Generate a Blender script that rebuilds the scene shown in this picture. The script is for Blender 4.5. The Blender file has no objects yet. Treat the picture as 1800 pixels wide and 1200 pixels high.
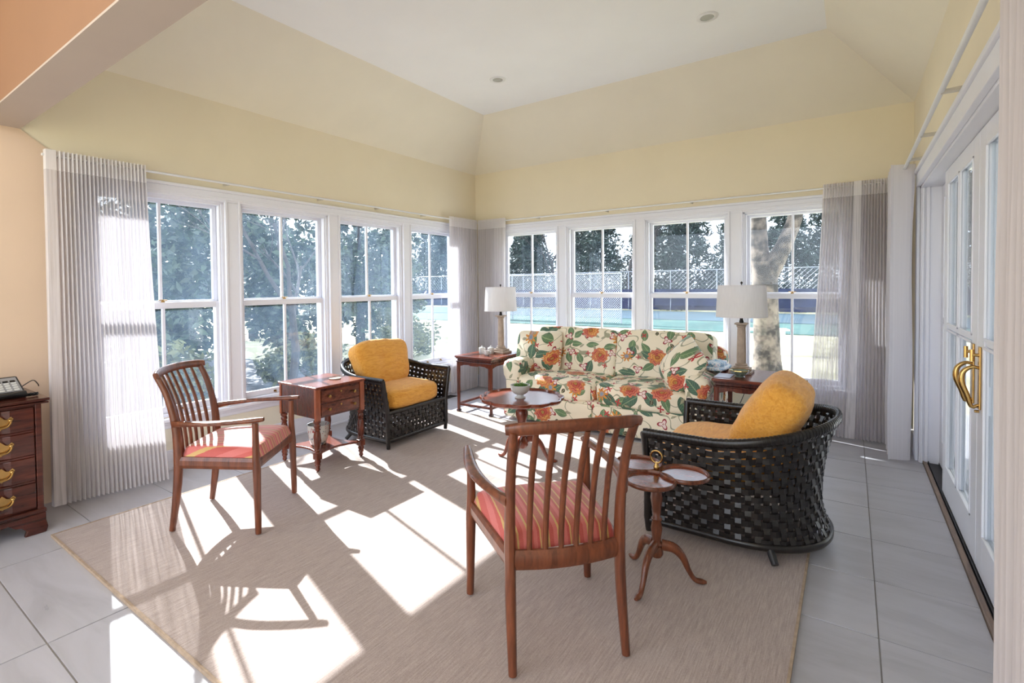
import bpy, bmesh, math, random
from mathutils import Vector, Matrix, noise
random.seed(7)
PI = math.pi
S = bpy.context.scene
C = S.collection

# ------------------------------------------------------------------ camera
F_PX, CX, CY = 886.80, 871.31, 522.72
YAW, PITCH, ROLL = 0.614027, -0.022712, -0.009594
CAM = Vector((4.2333, -5.5431, 1.37))
fwd = Vector((-math.sin(YAW)*math.cos(PITCH), math.cos(YAW)*math.cos(PITCH), math.sin(PITCH)))
rt = Vector((math.cos(YAW), math.sin(YAW), 0)); up = rt.cross(fwd)
A = math.cos(ROLL)*rt + math.sin(ROLL)*up
B = -math.sin(ROLL)*rt + math.cos(ROLL)*up
cd = bpy.data.cameras.new('camera'); cam = bpy.data.objects.new('camera', cd); C.objects.link(cam)
cam.matrix_world = Matrix(((A.x, B.x, -fwd.x, CAM.x), (A.y, B.y, -fwd.y, CAM.y), (A.z, B.z, -fwd.z, CAM.z), (0, 0, 0, 1)))
cd.sensor_width = 36; cd.lens = F_PX/1800*36
cd.shift_x = (900-CX)/1800; cd.shift_y = (CY-600)/1800
cd.clip_start = 0.05; cd.clip_end = 400
S.camera = cam

# ------------------------------------------------------------------ sky, sun, exposure
W = bpy.data.worlds.new('sky'); S.world = W; W.use_nodes = True
nt = W.node_tree; nt.nodes.clear()
out = nt.nodes.new('ShaderNodeOutputWorld'); bg = nt.nodes.new('ShaderNodeBackground')
sky = nt.nodes.new('ShaderNodeTexSky'); sky.sky_type = 'HOSEK_WILKIE'
SUN_DIR = Vector((1.42, -0.42, -1.0)).normalized()          # the way the light travels
sky.sun_direction = -SUN_DIR; sky.turbidity = 4.0; sky.ground_albedo = 0.4
mx = nt.nodes.new('ShaderNodeMix'); mx.data_type = 'RGBA'; mx.inputs[0].default_value = 0.62
mx.inputs[7].default_value = (0.87, 0.91, 1.0, 1)
nt.links.new(sky.outputs[0], mx.inputs[6]); nt.links.new(mx.outputs[2], bg.inputs[0]); nt.links.new(bg.outputs[0], out.inputs[0])
bg.inputs[1].default_value = 5.0
sl = bpy.data.lights.new('sun', 'SUN'); so = bpy.data.objects.new('sun', sl); C.objects.link(so)
sl.energy = 17.0; sl.angle = math.radians(0.55); sl.color = (1.0, 0.97, 0.94)
so.rotation_euler = SUN_DIR.to_track_quat('-Z', 'Y').to_euler(); so.location = (-8, 3, 9)
S.view_settings.view_transform = 'Standard'; S.view_settings.look = 'None'
S.view_settings.gamma = 1; S.view_settings.use_curve_mapping = False
S.view_settings.exposure = 0.24

# ------------------------------------------------------------------ material helpers
def lin(r, g, b):
    f = lambda c: (c/255/12.92 if c/255 <= .04045 else ((c/255+.055)/1.055)**2.4)
    return (f(r), f(g), f(b), 1)
class N:
    """tiny node-graph writer"""
    def __init__(s, name):
        s.m = bpy.data.materials.new(name); s.m.use_nodes = True; s.t = s.m.node_tree; s.t.nodes.clear()
        s.out = s.t.nodes.new('ShaderNodeOutputMaterial')
    def new(s, k, **kw):
        n = s.t.nodes.new('ShaderNode'+k)
        for a, v in kw.items(): setattr(n, a, v)
        return n
    def put(s, sock, v):
        if v is None: return
        if isinstance(v, bpy.types.NodeSocket): s.t.links.new(v, sock)
        else: sock.default_value = v
    def math(s, op, a, b=None, c=None, clamp=False):
        n = s.new('Math', operation=op); n.use_clamp = clamp
        s.put(n.inputs[0], a); s.put(n.inputs[1], b); s.put(n.inputs[2], c); return n.outputs[0]
    def vmath(s, op, a, b=None, scale=None):
        n = s.new('VectorMath', operation=op); s.put(n.inputs[0], a); s.put(n.inputs[1], b)
        if scale is not None: s.put(n.inputs[3], scale)
        return n.outputs['Value'] if op in ('LENGTH', 'DOT_PRODUCT') else n.outputs[0]
    def mix(s, fac, a, b, blend='MIX'):
        n = s.new('Mix', data_type='RGBA', blend_type=blend); s.put(n.inputs[0], fac); s.put(n.inputs[6], a); s.put(n.inputs[7], b); return n.outputs[2]
    def coord(s, kind='Object'): return s.new('TexCoord').outputs[kind]
    def scale(s, v, sc): n = s.new('Mapping'); s.put(n.inputs[0], v); n.inputs[3].default_value = sc; return n.outputs[0]
    def noise(s, v, sc, det=3, rough=.55, dist=0):
        n = s.new('TexNoise'); s.put(n.inputs['Vector'], v); n.inputs['Scale'].default_value = sc; n.inputs['Detail'].default_value = det
        n.inputs['Roughness'].default_value = rough; n.inputs['Distortion'].default_value = dist; return n.outputs[0]
    def ramp(s, f, stops, interp='LINEAR'):
        n = s.new('ValToRGB'); s.put(n.inputs[0], f); r = n.color_ramp; r.interpolation = interp
        while len(r.elements) < len(stops): r.elements.new(.5)
        for e, (p, c) in zip(r.elements, stops): e.position = p; e.color = c
        return n.outputs[0]
    def bsdf(s, col, rough=.5, metal=0, bump=None, bstr=.2, bdist=.002, **kw):
        b = s.new('BsdfPrincipled'); s.put(b.inputs['Base Color'], col); s.put(b.inputs['Roughness'], rough); b.inputs['Metallic'].default_value = metal
        for k, v in kw.items(): s.put(b.inputs[k.replace('_', ' ')], v)
        if bump is not None:
            n = s.new('Bump'); n.inputs['Strength'].default_value = bstr; n.inputs['Distance'].default_value = bdist
            s.put(n.inputs['Height'], bump); s.put(b.inputs['Normal'], n.outputs[0])
        return b.outputs[0]
    def done(s, sh): s.put(s.out.inputs[0], sh); return s.m
def plain(name, c, rough=.5, metal=0, var=.06, sc=6, bump=0, **kw):
    g = N(name); v = g.coord(); n = g.noise(v, sc, 4)
    dark = tuple(x*(1-var*2) for x in c[:3])+(1,); lite = tuple(min(1, x*(1+var)) for x in c[:3])+(1,)
    col = g.ramp(n, [(.3, dark), (.7, lite)])
    return g.done(g.bsdf(col, rough, metal, g.noise(v, sc*25, 2) if bump else None, bump, **kw))
def wood(name, c1, c2, rough=.28, axis=(14, 14, 1.6)):
    g = N(name); v = g.scale(g.coord(), axis); n = g.noise(v, 2.2, 6, .6, .6); n2 = g.noise(v, 9, 3, .6)
    f = g.math('ADD', g.math('MULTIPLY', n, .75), g.math('MULTIPLY', n2, .25))
    return g.done(g.bsdf(g.ramp(f, [(.32, c1), (.66, c2)]), rough, 0, n2, .05, Coat_Weight=.18, Coat_Roughness=.15))
M = {}
M['yellow'] = plain('yellow_paint', lin(239, 228, 203), .75, var=.015, sc=2)
M['yellow_slope'] = plain('pale_yellow_paint', lin(240, 233, 216), .75, var=.015, sc=2)
M['peach'] = plain('peach_paint', lin(222, 196, 170), .8, var=.015, sc=2)
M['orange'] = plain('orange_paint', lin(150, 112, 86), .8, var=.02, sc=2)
M['soffit'] = plain('soffit_paint', lin(186, 172, 162), .8, var=.02, sc=2)
M['ceil'] = plain('ceiling_white', lin(247, 247, 247), .8, var=.01, sc=2)
M['white'] = plain('white_trim_paint', lin(238, 239, 247), .38, var=.012, sc=3)
M['panel'] = plain('cream_wall_paint', lin(240, 234, 214), .6, var=.015, sc=2)
M['lampwhite'] = plain('white_enamel', lin(232, 232, 232), .4, var=.01)
M['grout'] = plain('grout', lin(150, 145, 142), .9, var=.05, sc=30)
M['mahog'] = wood('mahogany', lin(58, 22, 14), lin(128, 60, 36), .25)
M['mahog_d'] = wood('dark_mahogany', lin(44, 18, 13), lin(98, 44, 30), .24)
M['mahog_h'] = wood('mahogany_top', lin(86, 36, 22), lin(132, 64, 42), .24, (1.6, 12, 12))
M['chest'] = wood('chest_mahogany', lin(40, 16, 12), lin(92, 40, 28), .22, (10, 1.6, 14))
M['walnut'] = wood('walnut', lin(70, 34, 20), lin(130, 72, 44), .32)
M['flame'] = wood('flame_mahogany', lin(54, 24, 18), lin(128, 68, 48), .2, (5, 7, 16))
M['stile'] = wood('light_mahogany_stile', lin(120, 58, 36), lin(166, 92, 60), .25)
M['wicker'] = plain('dark_wicker', lin(31, 26, 24), .3, var=.3, sc=30)
M['brass'] = plain('brass', lin(196, 160, 100), .24, 1, var=.08, sc=20)
M['oldbrass'] = plain('aged_brass', lin(176, 140, 82), .3, 1, var=.12, sc=20)
M['black'] = plain('black_plastic', lin(30, 30, 32), .4, var=.05)
M['grey'] = plain('grey_plastic', lin(150, 150, 152), .45, var=.04)
M['keys'] = plain('pale_keys', lin(210, 210, 208), .5, var=.04)
M['stone'] = plain('lamp_limed_wood', lin(176, 156, 138), .6, var=.12, sc=18, bump=.2)
M['china'] = plain('white_china', lin(206, 204, 200), .2, var=.02)
M['greych'] = plain('grey_china', lin(190, 188, 182), .3, var=.04)
M['succ'] = plain('succulent_green', lin(96, 140, 52), .5, var=.3, sc=40)
M['soil'] = plain('soil', lin(60, 46, 36), .9, var=.2, sc=60)
M['dark'] = plain('dark_metal', lin(40, 36, 34), .45, .6)
M['track'] = plain('track_metal', lin(48, 46, 46), .45, .5)
M['sillwood'] = wood('threshold_wood', lin(104, 82, 68), lin(150, 126, 106), .5, (12, 1.4, 12))
M['alu'] = plain('white_bracket', lin(205, 200, 192), .4, .2)
M['tinge'] = plain('pale_blue_card', lin(186, 192, 214), .4, var=.03)
M['greenglass'] = plain('green_dish', lin(110, 122, 108), .12, var=.2, sc=20, Coat_Weight=1.0)
M['bulb'] = plain('reflector', lin(190, 196, 200), .25, .6)
def m_sheer(name, col, tr, gl=.35):
    g = N(name); v = g.coord(); n = g.noise(g.scale(v, (60, 60, .05)), 3, 2)
    c = g.ramp(n, [(.3, tuple(x*.93 for x in col[:3])+(1,)), (.7, col)])
    d = g.new('BsdfDiffuse'); g.put(d.inputs[0], c); t = g.new('BsdfTranslucent'); g.put(t.inputs[0], c)
    a = g.new('MixShader'); a.inputs[0].default_value = gl; g.put(a.inputs[1], d.outputs[0]); g.put(a.inputs[2], t.outputs[0])
    p = g.new('BsdfTransparent'); b = g.new('MixShader')
    if tr > .1: g.put(b.inputs[0], g.ramp(g.noise(g.scale(v, (70, 70, .015)), 1, 2), [(.40, (tr*.4,)*3+(1,)), (.62, (tr*1.8,)*3+(1,))]))
    else: b.inputs[0].default_value = tr
    g.put(b.inputs[1], a.outputs[0]); g.put(b.inputs[2], p.outputs[0]); return g.done(b.outputs[0])
M['sheer'] = m_sheer('sheer_fabric', lin(230, 225, 227), .16, .20)
M['header'] = m_sheer('header_tape', lin(250, 247, 248), .03, .35)
M['drape'] = m_sheer('lined_drape', lin(236, 233, 238), .04, .3)
M['drape_f'] = m_sheer('rose_drape', lin(214, 204, 201), .03, .2)
M['shade'] = m_sheer('lamp_shade_linen', lin(250, 248, 248), .0, .5)
def m_glass(name, film):
    g = N(name); ge = g.new('NewGeometry')
    c = g.math('ABSOLUTE', g.vmath('DOT_PRODUCT', ge.outputs['Normal'], ge.outputs['Incoming']))
    fr = g.math('MULTIPLY_ADD', g.math('POWER', g.math('SUBTRACT', 1.0, c, None, True), 5.0), .9, .02)   # Schlick reflectance of one face
    gl = g.new('BsdfGlossy'); gl.inputs['Roughness'].default_value = .01
    t = g.new('BsdfTransparent'); t.inputs[0].default_value = (.93, .97, 1, 1)
    a = g.new('MixShader'); g.put(a.inputs[0], fr); g.put(a.inputs[1], t.outputs[0]); g.put(a.inputs[2], gl.outputs[0])
    f = g.new('BsdfTranslucent'); f.inputs[0].default_value = (.50, .72, 1, 1)                # thin dust film, tinted blue to paint in the haze
    n = g.noise(g.scale(g.coord(), (1, 1, .5)), 5, 4)
    b = g.new('MixShader'); g.put(b.inputs[0], g.math('MULTIPLY', n, film)); g.put(b.inputs[1], a.outputs[0]); g.put(b.inputs[2], f.outputs[0])
    return g.done(b.outputs[0])
M['glass'] = m_glass('window_glass_hazy', .046); M['glass_clear'] = m_glass('window_glass_clear', .016)
def m_tile():
    g = N('travertine_tile'); oi = g.new('ObjectInfo'); v = g.vmath('ADD', g.coord(), g.vmath('SCALE', oi.outputs['Location'], None, 3.7))
    n = g.noise(g.scale(v, (1.2, 5, 1)), 1.6, 6, .6, .8); r = oi.outputs['Random']
    c = g.ramp(n, [(.30, lin(168, 166, 170)), (.5, lin(181, 179, 184)), (.75, lin(189, 187, 193))])
    c = g.mix(g.math('MULTIPLY', r, .25), c, lin(172, 169, 172))
    return g.done(g.bsdf(c, g.math('MULTIPLY_ADD', n, .2, .22), 0, n, .03, Specular_IOR_Level=.5))
M['tile'] = m_tile()
def m_rug():
    g = N('rug_pile'); v = g.coord(); n = g.noise(g.scale(v, (110, 5, 5)), 2, 3, .6); n2 = g.noise(v, 260, 2); n3 = g.noise(v, 1.2, 2)
    f = g.math('ADD', g.math('MULTIPLY', n, .6), g.math('MULTIPLY', n2, .4))
    c = g.ramp(f, [(.34, lin(138, 121, 112)), (.64, lin(180, 163, 154))])
    c = g.mix(g.math('MULTIPLY', n3, .25), c, lin(194, 179, 172))
    return g.done(g.bsdf(c, .95, 0, f, .35, .004, Sheen_Weight=.2))
M['rug'] = m_rug(); M['rugedge'] = plain('rug_binding', lin(172, 150, 128), .9, var=.1, sc=40)
def m_stripe():
    g = N('striped_silk'); v = g.coord(); x = g.new('SeparateXYZ'); g.put(x.inputs[0], v)
    w = g.math('ADD', x.outputs[0], g.math('MULTIPLY', g.noise(v, 60, 2), .003))
    f = g.math('FRACT', g.math('MULTIPLY_ADD', w, 1/.115, .13))
    R, P, Gd, D = lin(186, 62, 60), lin(204, 98, 96), lin(200, 162, 92), lin(176, 84, 66)
    c = g.ramp(f, [(0, R), (.14, P), (.26, R), (.34, Gd), (.39, D), (.56, D), (.60, Gd), (.66, R), (.80, P), (.93, Gd)], 'CONSTANT')
    n = g.noise(v, 300, 2)
    return g.done(g.bsdf(g.mix(.2, c, g.mix(n, c, lin(235, 190, 160))), .55, 0, n, .3, .002, Sheen_Weight=.2))
M['stripe'] = m_stripe()
M['gold'] = plain('gold_cord', lin(206, 166, 92), .7, var=.25, sc=90, bump=.5)
def m_yel():
    g = N('marigold_crinkle'); v = g.coord(); n = g.noise(g.scale(v, (18, 4, 18)), 3, 5, .6, 1.0); n2 = g.noise(v, 200, 2)
    return g.done(g.bsdf(g.ramp(n, [(.3, lin(222, 146, 44)), (.65, lin(244, 178, 74))]), .8, 0, g.math('ADD', n, g.math('MULTIPLY', n2, .2)), .7, .014, Sheen_Weight=.25))
M['marigold'] = m_yel()
def m_floral():
    g = N('floral_chintz'); uv = g.coord('UV'); base = lin(240, 227, 200)
    def cell(scale, off, rnd):
        u = g.vmath('ADD', uv, off); vo = g.new('TexVoronoi', voronoi_dimensions='2D', feature='F1')
        g.put(vo.inputs['Vector'], u); vo.inputs['Scale'].default_value = scale; vo.inputs['Randomness'].default_value = rnd
        d = g.vmath('SUBTRACT', u, vo.outputs['Position']); sx = g.new('SeparateXYZ'); g.put(sx.inputs[0], d)
        sc = g.new('SeparateColor'); g.put(sc.inputs[0], vo.outputs['Color'])
        x, y = sx.outputs[0], sx.outputs[1]
        return x, y, g.math('SQRT', g.math('ADD', g.math('MULTIPLY', x, x), g.math('MULTIPLY', y, y))), g.math('ARCTAN2', y, x), sc.outputs[0], sc.outputs[1], sc.outputs[2]
    lt = lambda a, b: g.math('LESS_THAN', a, b)
    mul = lambda a, b: g.math('MULTIPLY', a, b)
    wob = g.noise(uv, 24, 3)
    # stems: thin wandering lines
    s1 = g.math('ABSOLUTE', g.math('SUBTRACT', g.noise(uv, 4.2, 1), .5))
    col = g.mix(mul(lt(s1, .009), .75), base, lin(112, 116, 78))
    def leaves(scale, off, L, Wd, keep, c1, c2, col):
        x, y, r, th, a, b, c = cell(scale, off, .75); an = mul(a, 6.283); ca, sa = g.math('COSINE', an), g.math('SINE', an)
        lx = g.math('ADD', mul(x, ca), mul(y, sa)); ly = g.math('SUBTRACT', mul(y, ca), mul(x, sa))
        q = g.math('DIVIDE', g.math('ADD', lx, .006), L); w = mul(Wd, g.math('SUBTRACT', 1.0, mul(q, q)))
        w = mul(w, g.math('MULTIPLY_ADD', q, -.35, 1.0)); al = g.math('ABSOLUTE', ly)
        mask = mul(lt(al, w), lt(b, keep))
        lc = g.mix(g.math('MULTIPLY_ADD', wob, 1.2, -.1, True), c1, c2)
        lc = g.mix(mul(lt(al, .0028), .6), lc, lin(176, 190, 140)); lc = g.mix(mul(g.math('GREATER_THAN', al, mul(w, .82)), .5), lc, lin(48, 66, 44))
        ve = g.math('PINGPONG', g.math('ADD', lx, mul(al, -.8)), .010); lc = g.mix(mul(lt(ve, .0016), .35), lc, lin(160, 178, 130))
        return g.mix(mask, col, lc)
    col = leaves(5.4, (3.3, 1.7, 0), .074, .036, .72, lin(58, 96, 62), lin(124, 150, 104), col)
    col = leaves(4.5, (7.1, 9.3, 0), .094, .048, .62, lin(36, 70, 56), lin(84, 120, 96), col)
    col = leaves(8.3, (15.1, 2.3, 0), .036, .012, .40, lin(140, 120, 96), lin(176, 168, 150), col)
    col = leaves(7.4, (25.1, 12.3, 0), .030, .017, .16, lin(50, 34, 28), lin(92, 60, 40), col)     # butterflies
    def flower(scale, off, R, np_, depth, keep, ramp, col, ph=0, lo=0):
        x, y, r, th, a, b, c = cell(scale, off, .7)
        e = g.math('MULTIPLY_ADD', g.math('COSINE', g.math('MULTIPLY_ADD', th, np_, mul(a, 6.28))), depth, 1-depth)
        rr = g.math('DIVIDE', r, mul(e, R)); rr = g.math('ADD', rr, g.math('MULTIPLY_ADD', wob, .35, -.17))
        mask = mul(mul(lt(rr, 1.0), lt(b, keep)), g.math('GREATER_THAN', b, lo))
        return g.mix(mask, col, g.ramp(rr, ramp))
    col = flower(5.6, (1.2, 8.4, 0), .052, 3, .30, .46, [(0, lin(196, 150, 80)), (.14, lin(150, 40, 46)), (.22, lin(240, 224, 212)), (.66, lin(236, 206, 200)), (.74, lin(160, 34, 42)), (1, lin(140, 30, 40))], col)
    col = flower(7.6, (11.2, 3.4, 0), .030, 4, .4, .30, [(0, lin(120, 30, 40)), (.5, lin(188, 40, 44)), (1, lin(196, 70, 70))], col)
    col = flower(4.6, (5.6, 14.2, 0), .068, 9, .28, .26, [(0, lin(110, 128, 150)), (.38, lin(150, 164, 178)), (.44, lin(128, 70, 36)), (.6, lin(224, 154, 52)), (1, lin(206, 122, 48))], col)
    red = flower(2.5, (9.9, 21.0, 0), .098, 11, .07, .58, [(0, lin(110, 124, 60)), (.14, lin(196, 140, 60)), (.22, lin(140, 36, 34)), (.36, lin(206, 92, 66)), (.46, lin(150, 40, 38)), (.60, lin(218, 120, 84)), (.70, lin(160, 46, 44)), (.86, lin(222, 132, 96)), (1, lin(164, 56, 50))], col)
    gold = flower(2.5, (9.9, 21.0, 0), .098, 11, .07, .58, [(0, lin(110, 124, 60)), (.16, lin(190, 120, 40)), (.24, lin(150, 54, 34)), (.42, lin(226, 164, 72)), (.52, lin(184, 92, 44)), (.66, lin(232, 180, 96)), (.78, lin(196, 100, 56)), (1, lin(222, 150, 84))], col)
    col = g.mix(g.ramp(g.noise(uv, 11, 2), [(.46, (0, 0, 0, 1)), (.56, (1, 1, 1, 1))]), red, gold)
    n = g.noise(uv, 9, 3)
    return g.done(g.bsdf(col, .62, 0, n, .3, .012, Sheen_Weight=.15))
M['floral'] = m_floral()
def m_throw():
    g = N('blue_white_throw'); v = g.coord(); n = g.noise(v, 9, 3, .6, 1)
    return g.done(g.bsdf(g.ramp(n, [(.42, lin(236, 238, 242)), (.5, lin(112, 168, 208)), (.58, lin(240, 242, 246)), (.7, lin(214, 180, 196))]), .8))
M['throw'] = m_throw()
def m_potprint(sc, nm):
    g = N(nm); v = g.coord(); n = g.noise(v, sc, 3, .6, 1)
    return g.done(g.bsdf(g.ramp(n, [(.36, lin(150, 60, 60)), (.40, lin(208, 206, 200)), (.62, lin(208, 206, 200)), (.66, lin(96, 110, 120))]), .22))
M['potprint'] = m_potprint(26, 'painted_china'); M['cupprint'] = m_potprint(75, 'painted_cup_china')
# outdoors
def m_two(name, a, b, sc, rough=.85, thr=(.35, .65), det=5):
    g = N(name); v = g.coord(); n = g.noise(v, sc, det, .6); return g.done(g.bsdf(g.ramp(n, [(thr[0], a), (thr[1], b)]), rough))
M['lawn'] = m_two('winter_lawn', lin(150, 146, 108), lin(206, 198, 164), .5)
M['shade_ground'] = m_two('dark_shade_ground', lin(54, 52, 54), lin(104, 100, 98), 6)  # dark grey ground, tree shade put into its colour
M['court'] = m_two('court_green', lin(30, 64, 60), lin(42, 80, 74), .6)
M['courtblue'] = m_two('court_blue', lin(14, 44, 58), lin(24, 58, 74), .6)
M['line'] = plain('court_line', lin(236, 236, 232), .7)
M['screen'] = m_two('blue_windscreen', lin(22, 26, 56), lin(34, 40, 76), .8)
M['bark'] = m_two('mottled_bark', lin(48, 42, 38), lin(120, 108, 98), 4, thr=(.42, .58))
M['trunkdark'] = m_two('dark_bark', lin(36, 31, 30), lin(70, 62, 60), 5)
M['leafA'] = m_two('holly_leaf', lin(20, 34, 22), lin(62, 80, 50), 3, .45)
M['leafB'] = m_two('spruce_needle', lin(22, 34, 32), lin(52, 70, 60), 2, .6)
M['leafC'] = m_two('yellowed_leaf', lin(60, 68, 34), lin(104, 106, 60), 3, .5)
M['galv'] = plain('galvanised_wire', lin(176, 178, 186), .5, .4)
M['siding'] = plain('exterior_siding', lin(228, 228, 226), .7)

# ------------------------------------------------------------------ mesh helpers
class MB:
    def __init__(s): s.v, s.f = [], []
    def add(s, vs, fs): o = len(s.v); s.v += [tuple(p) for p in vs]; s.f += [tuple(i+o for i in f) for f in fs]; return s
    def bx(s, x0, x1, y0, y1, z0, z1):
        return s.add([(x0, y0, z0), (x1, y0, z0), (x1, y1, z0), (x0, y1, z0), (x0, y0, z1), (x1, y0, z1), (x1, y1, z1), (x0, y1, z1)],
                     [(3, 2, 1, 0), (4, 5, 6, 7), (0, 1, 5, 4), (1, 2, 6, 5), (2, 3, 7, 6), (3, 0, 4, 7)])
    def sweep(s, pts, w, t=None, ref=(1, 0, 0), n=8, k=4.0, cap=True, closed=False):
        """superelliptic bar along pts; w, t full sizes (number or list); w lies along ref"""
        pts = [Vector(p) for p in pts]; m = len(pts); t = w if t is None else t
        wl = w if isinstance(w, (list, tuple)) else [w]*m; tl = t if isinstance(t, (list, tuple)) else [t]*m
        vs = []; ref = Vector(ref)
        for i, p in enumerate(pts):
            if closed: tg = pts[(i+1) % m]-pts[i-1]
            else: tg = pts[min(i+1, m-1)]-pts[max(i-1, 0)]
            tg.normalize(); r = ref-tg*ref.dot(tg)
            if r.length < 1e-4: r = Vector((0, 1, 0))-tg*tg.y
            r.normalize(); q = tg.cross(r)
            for j in range(n):
                a = 2*PI*(j+.5)/n; c, d = math.cos(a), math.sin(a); e = (abs(c)**k+abs(d)**k)**(-1/k)
                vs.append(p+r*(c*e*wl[i]/2)+q*(d*e*tl[i]/2))
        fs = []
        for i in range(m if closed else m-1):
            for j in range(n):
                a, b = i*n+j, i*n+(j+1) % n; c, d = ((i+1) % m)*n+(j+1) % n, ((i+1) % m)*n+j; fs.append((a, b, c, d))
        if cap and not closed: fs.append(tuple(range(n-1, -1, -1))); fs.append(tuple(range((m-1)*n, m*n)))
        return s.add(vs, fs)
    def tube(s, pts, r, n=8, cap=True, closed=False):
        r2 = [2*x for x in r] if isinstance(r, (list, tuple)) else 2*r
        return s.sweep(pts, r2, None, (0.31, 0.17, 0.93), n, 2.0, cap, closed)
    def lathe(s, prof, n=20, c=(0, 0, 0), mod=None, cap=True):
        vs = []
        for r, z in prof:
            for j in range(n):
                a = 2*PI*j/n; rr = r*(mod(a, z) if mod else 1); vs.append((c[0]+rr*math.cos(a), c[1]+rr*math.sin(a), c[2]+z))
        fs = [(i*n+j, i*n+(j+1) % n, (i+1)*n+(j+1) % n, (i+1)*n+j) for i in range(len(prof)-1) for j in range(n)]
        if cap: fs.append(tuple(range(n-1, -1, -1))); fs.append(tuple(range((len(prof)-1)*n, len(prof)*n)))
        return s.add(vs, fs)
    def prism(s, poly, lo, hi, plane='xy'):
        f = {'xy': lambda a, b, c: (a, b, c), 'xz': lambda a, b, c: (a, c, b), 'yz': lambda a, b, c: (c, a, b)}[plane]
        n = len(poly); vs = [f(a, b, lo) for a, b in poly]+[f(a, b, hi) for a, b in poly]
        return s.add(vs, [tuple(range(n-1, -1, -1)), tuple(range(n, 2*n))]+[(i, (i+1) % n, n+(i+1) % n, n+i) for i in range(n)])
    def grid(s, nu, nv, fn, wrap=False):
        vs = [fn(i, j) for i in range(nu) for j in range(nv)]
        fs = [(i*nv+j, ((i+1) % nu)*nv+j, ((i+1) % nu)*nv+j+1, i*nv+j+1) for i in range(nu if wrap else nu-1) for j in range(nv-1)]
        return s.add(vs, fs)
    def blob(s, sx, sy, sz, n=6, seg=14, puff=0, c=(0, 0, 0), edge=None, wr=0, seed=0, rot=None, taper=0, tx=0):
        """rounded cushion: cube surface pulled onto a superellipsoid"""
        idx = {}; vs = []; fs = []
        def vid(p):
            k = tuple(round(x, 5) for x in p)
            if k not in idx: idx[k] = len(vs); vs.append(p)
            return idx[k]
        for ax in range(3):
            for sg in (-1, 1):
                for i in range(seg):
                    for j in range(seg):
                        q = []
                        for (a, b) in ((i, j), (i+1, j), (i+1, j+1), (i, j+1)):
                            u, v = math.tan((2*a/seg-1)*PI/4), math.tan((2*b/seg-1)*PI/4); p = [0, 0, 0]; p[ax] = sg; p[(ax+1) % 3] = u; p[(ax+2) % 3] = v; q.append(vid(tuple(p)))
                        fs.append(tuple(q if sg > 0 else q[::-1]))
        o = []
        for x, y, z in vs:
            d = (abs(x)**n+abs(y)**n+abs(z)**n)**(-1/n); x, y, z = x*d, y*d, z*d
            if puff: z *= 1+puff*(1-x*x)*(1-y*y)
            if edge: z *= (1-edge*abs(x)**3)*(1-edge*abs(y)**3)
            if tx and x < 0: y *= 1-tx*x*x
            if taper: y *= 1-taper*(1-(z+1)/2)
            p = Vector((x*sx/2, y*sy/2, z*sz/2))
            if wr: p += Vector((.3*x, .3*y, z)).normalized()*noise.noise(Vector((p.x*9+seed, p.y*9, p.z*9)))*wr
            if rot: p = rot @ p
            o.append((p.x+c[0], p.y+c[1], p.z+c[2]))
        return s.add(o, fs)
    def build(s, name, mat, parent=None, smooth=None, bev=0, loc=None, kind=None, label=None, uv=None):
        me = bpy.data.meshes.new(name); me.from_pydata(s.v, [], s.f); me.validate()
        bm = bmesh.new(); bm.from_mesh(me); bmesh.ops.recalc_face_normals(bm, faces=bm.faces); bm.to_mesh(me); bm.free()
        me.materials.append(M[mat] if isinstance(mat, str) else mat)
        if smooth:
            me.shade_smooth(); me.set_sharp_from_angle(angle=math.radians(smooth))
        if uv is not None:
            l = me.uv_layers.new(name='print')
            for p in me.polygons:
                nx, ny, nz = (abs(c) for c in p.normal)
                for li in p.loop_indices:
                    v = me.vertices[me.loops[li].vertex_index].co
                    if nz > nx and nz > ny: q = (v.x, v.y+v.z)
                    elif ny >= nx: q = (v.x, v.z+v.y)
                    else: q = (v.y, v.z+v.x)
                    l.data[li].uv = (q[0]+uv[0], q[1]+uv[1])
        o = bpy.data.objects.new(name, me); C.objects.link(o)
        if parent: o.parent = parent
        if loc: o.location = loc
        if bev:
            b = o.modifiers.new('bevel', 'BEVEL'); b.width = bev; b.segments = 2; b.limit_method = 'ANGLE'; b.angle_limit = math.radians(50)
        if kind: o['kind'] = kind
        if label: o['label'] = label
        return o
def tag(o, label, cat, group=None):
    o['label'] = label; o['category'] = cat
    if group: o['group'] = group
    return o
def thing(name, label, cat, loc=(0, 0, 0), rz=0, group=None):
    o = bpy.data.objects.new(name, None); C.objects.link(o); o.location = loc; o.rotation_euler = (0, 0, rz); o.empty_display_size = .1
    return tag(o, label, cat, group)
def struct(name, loc=(0, 0, 0), rz=0):
    o = bpy.data.objects.new(name, None); C.objects.link(o); o.location = loc; o.rotation_euler = (0, 0, rz); o['kind'] = 'structure'; return o
def copy_tree(o, parent=None):
    c = o.copy(); C.objects.link(c); c.parent = parent
    for ch in [k for k in bpy.data.objects if k.parent == o]: copy_tree(ch, c)
    return c
def box(name, mat, parent, *b, bev=0, **kw): return MB().bx(*b).build(name, mat, parent, bev=bev, **kw)
def bez(pts, n=16):
    """Catmull-Rom through pts"""
    P = [Vector(p) for p in pts]; P = [2*P[0]-P[1]]+P+[2*P[-1]-P[-2]]; o = []
    m = len(P)-3
    for k in range(n):
        t = k/(n-1)*m; i = min(int(t), m-1); t -= i; a, b, c, d = P[i:i+4]
        o.append(.5*((2*b)+(c-a)*t+(2*a-5*b+4*c-d)*t*t+(3*b-a-3*c+d)*t*t*t))
    return o
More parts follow.
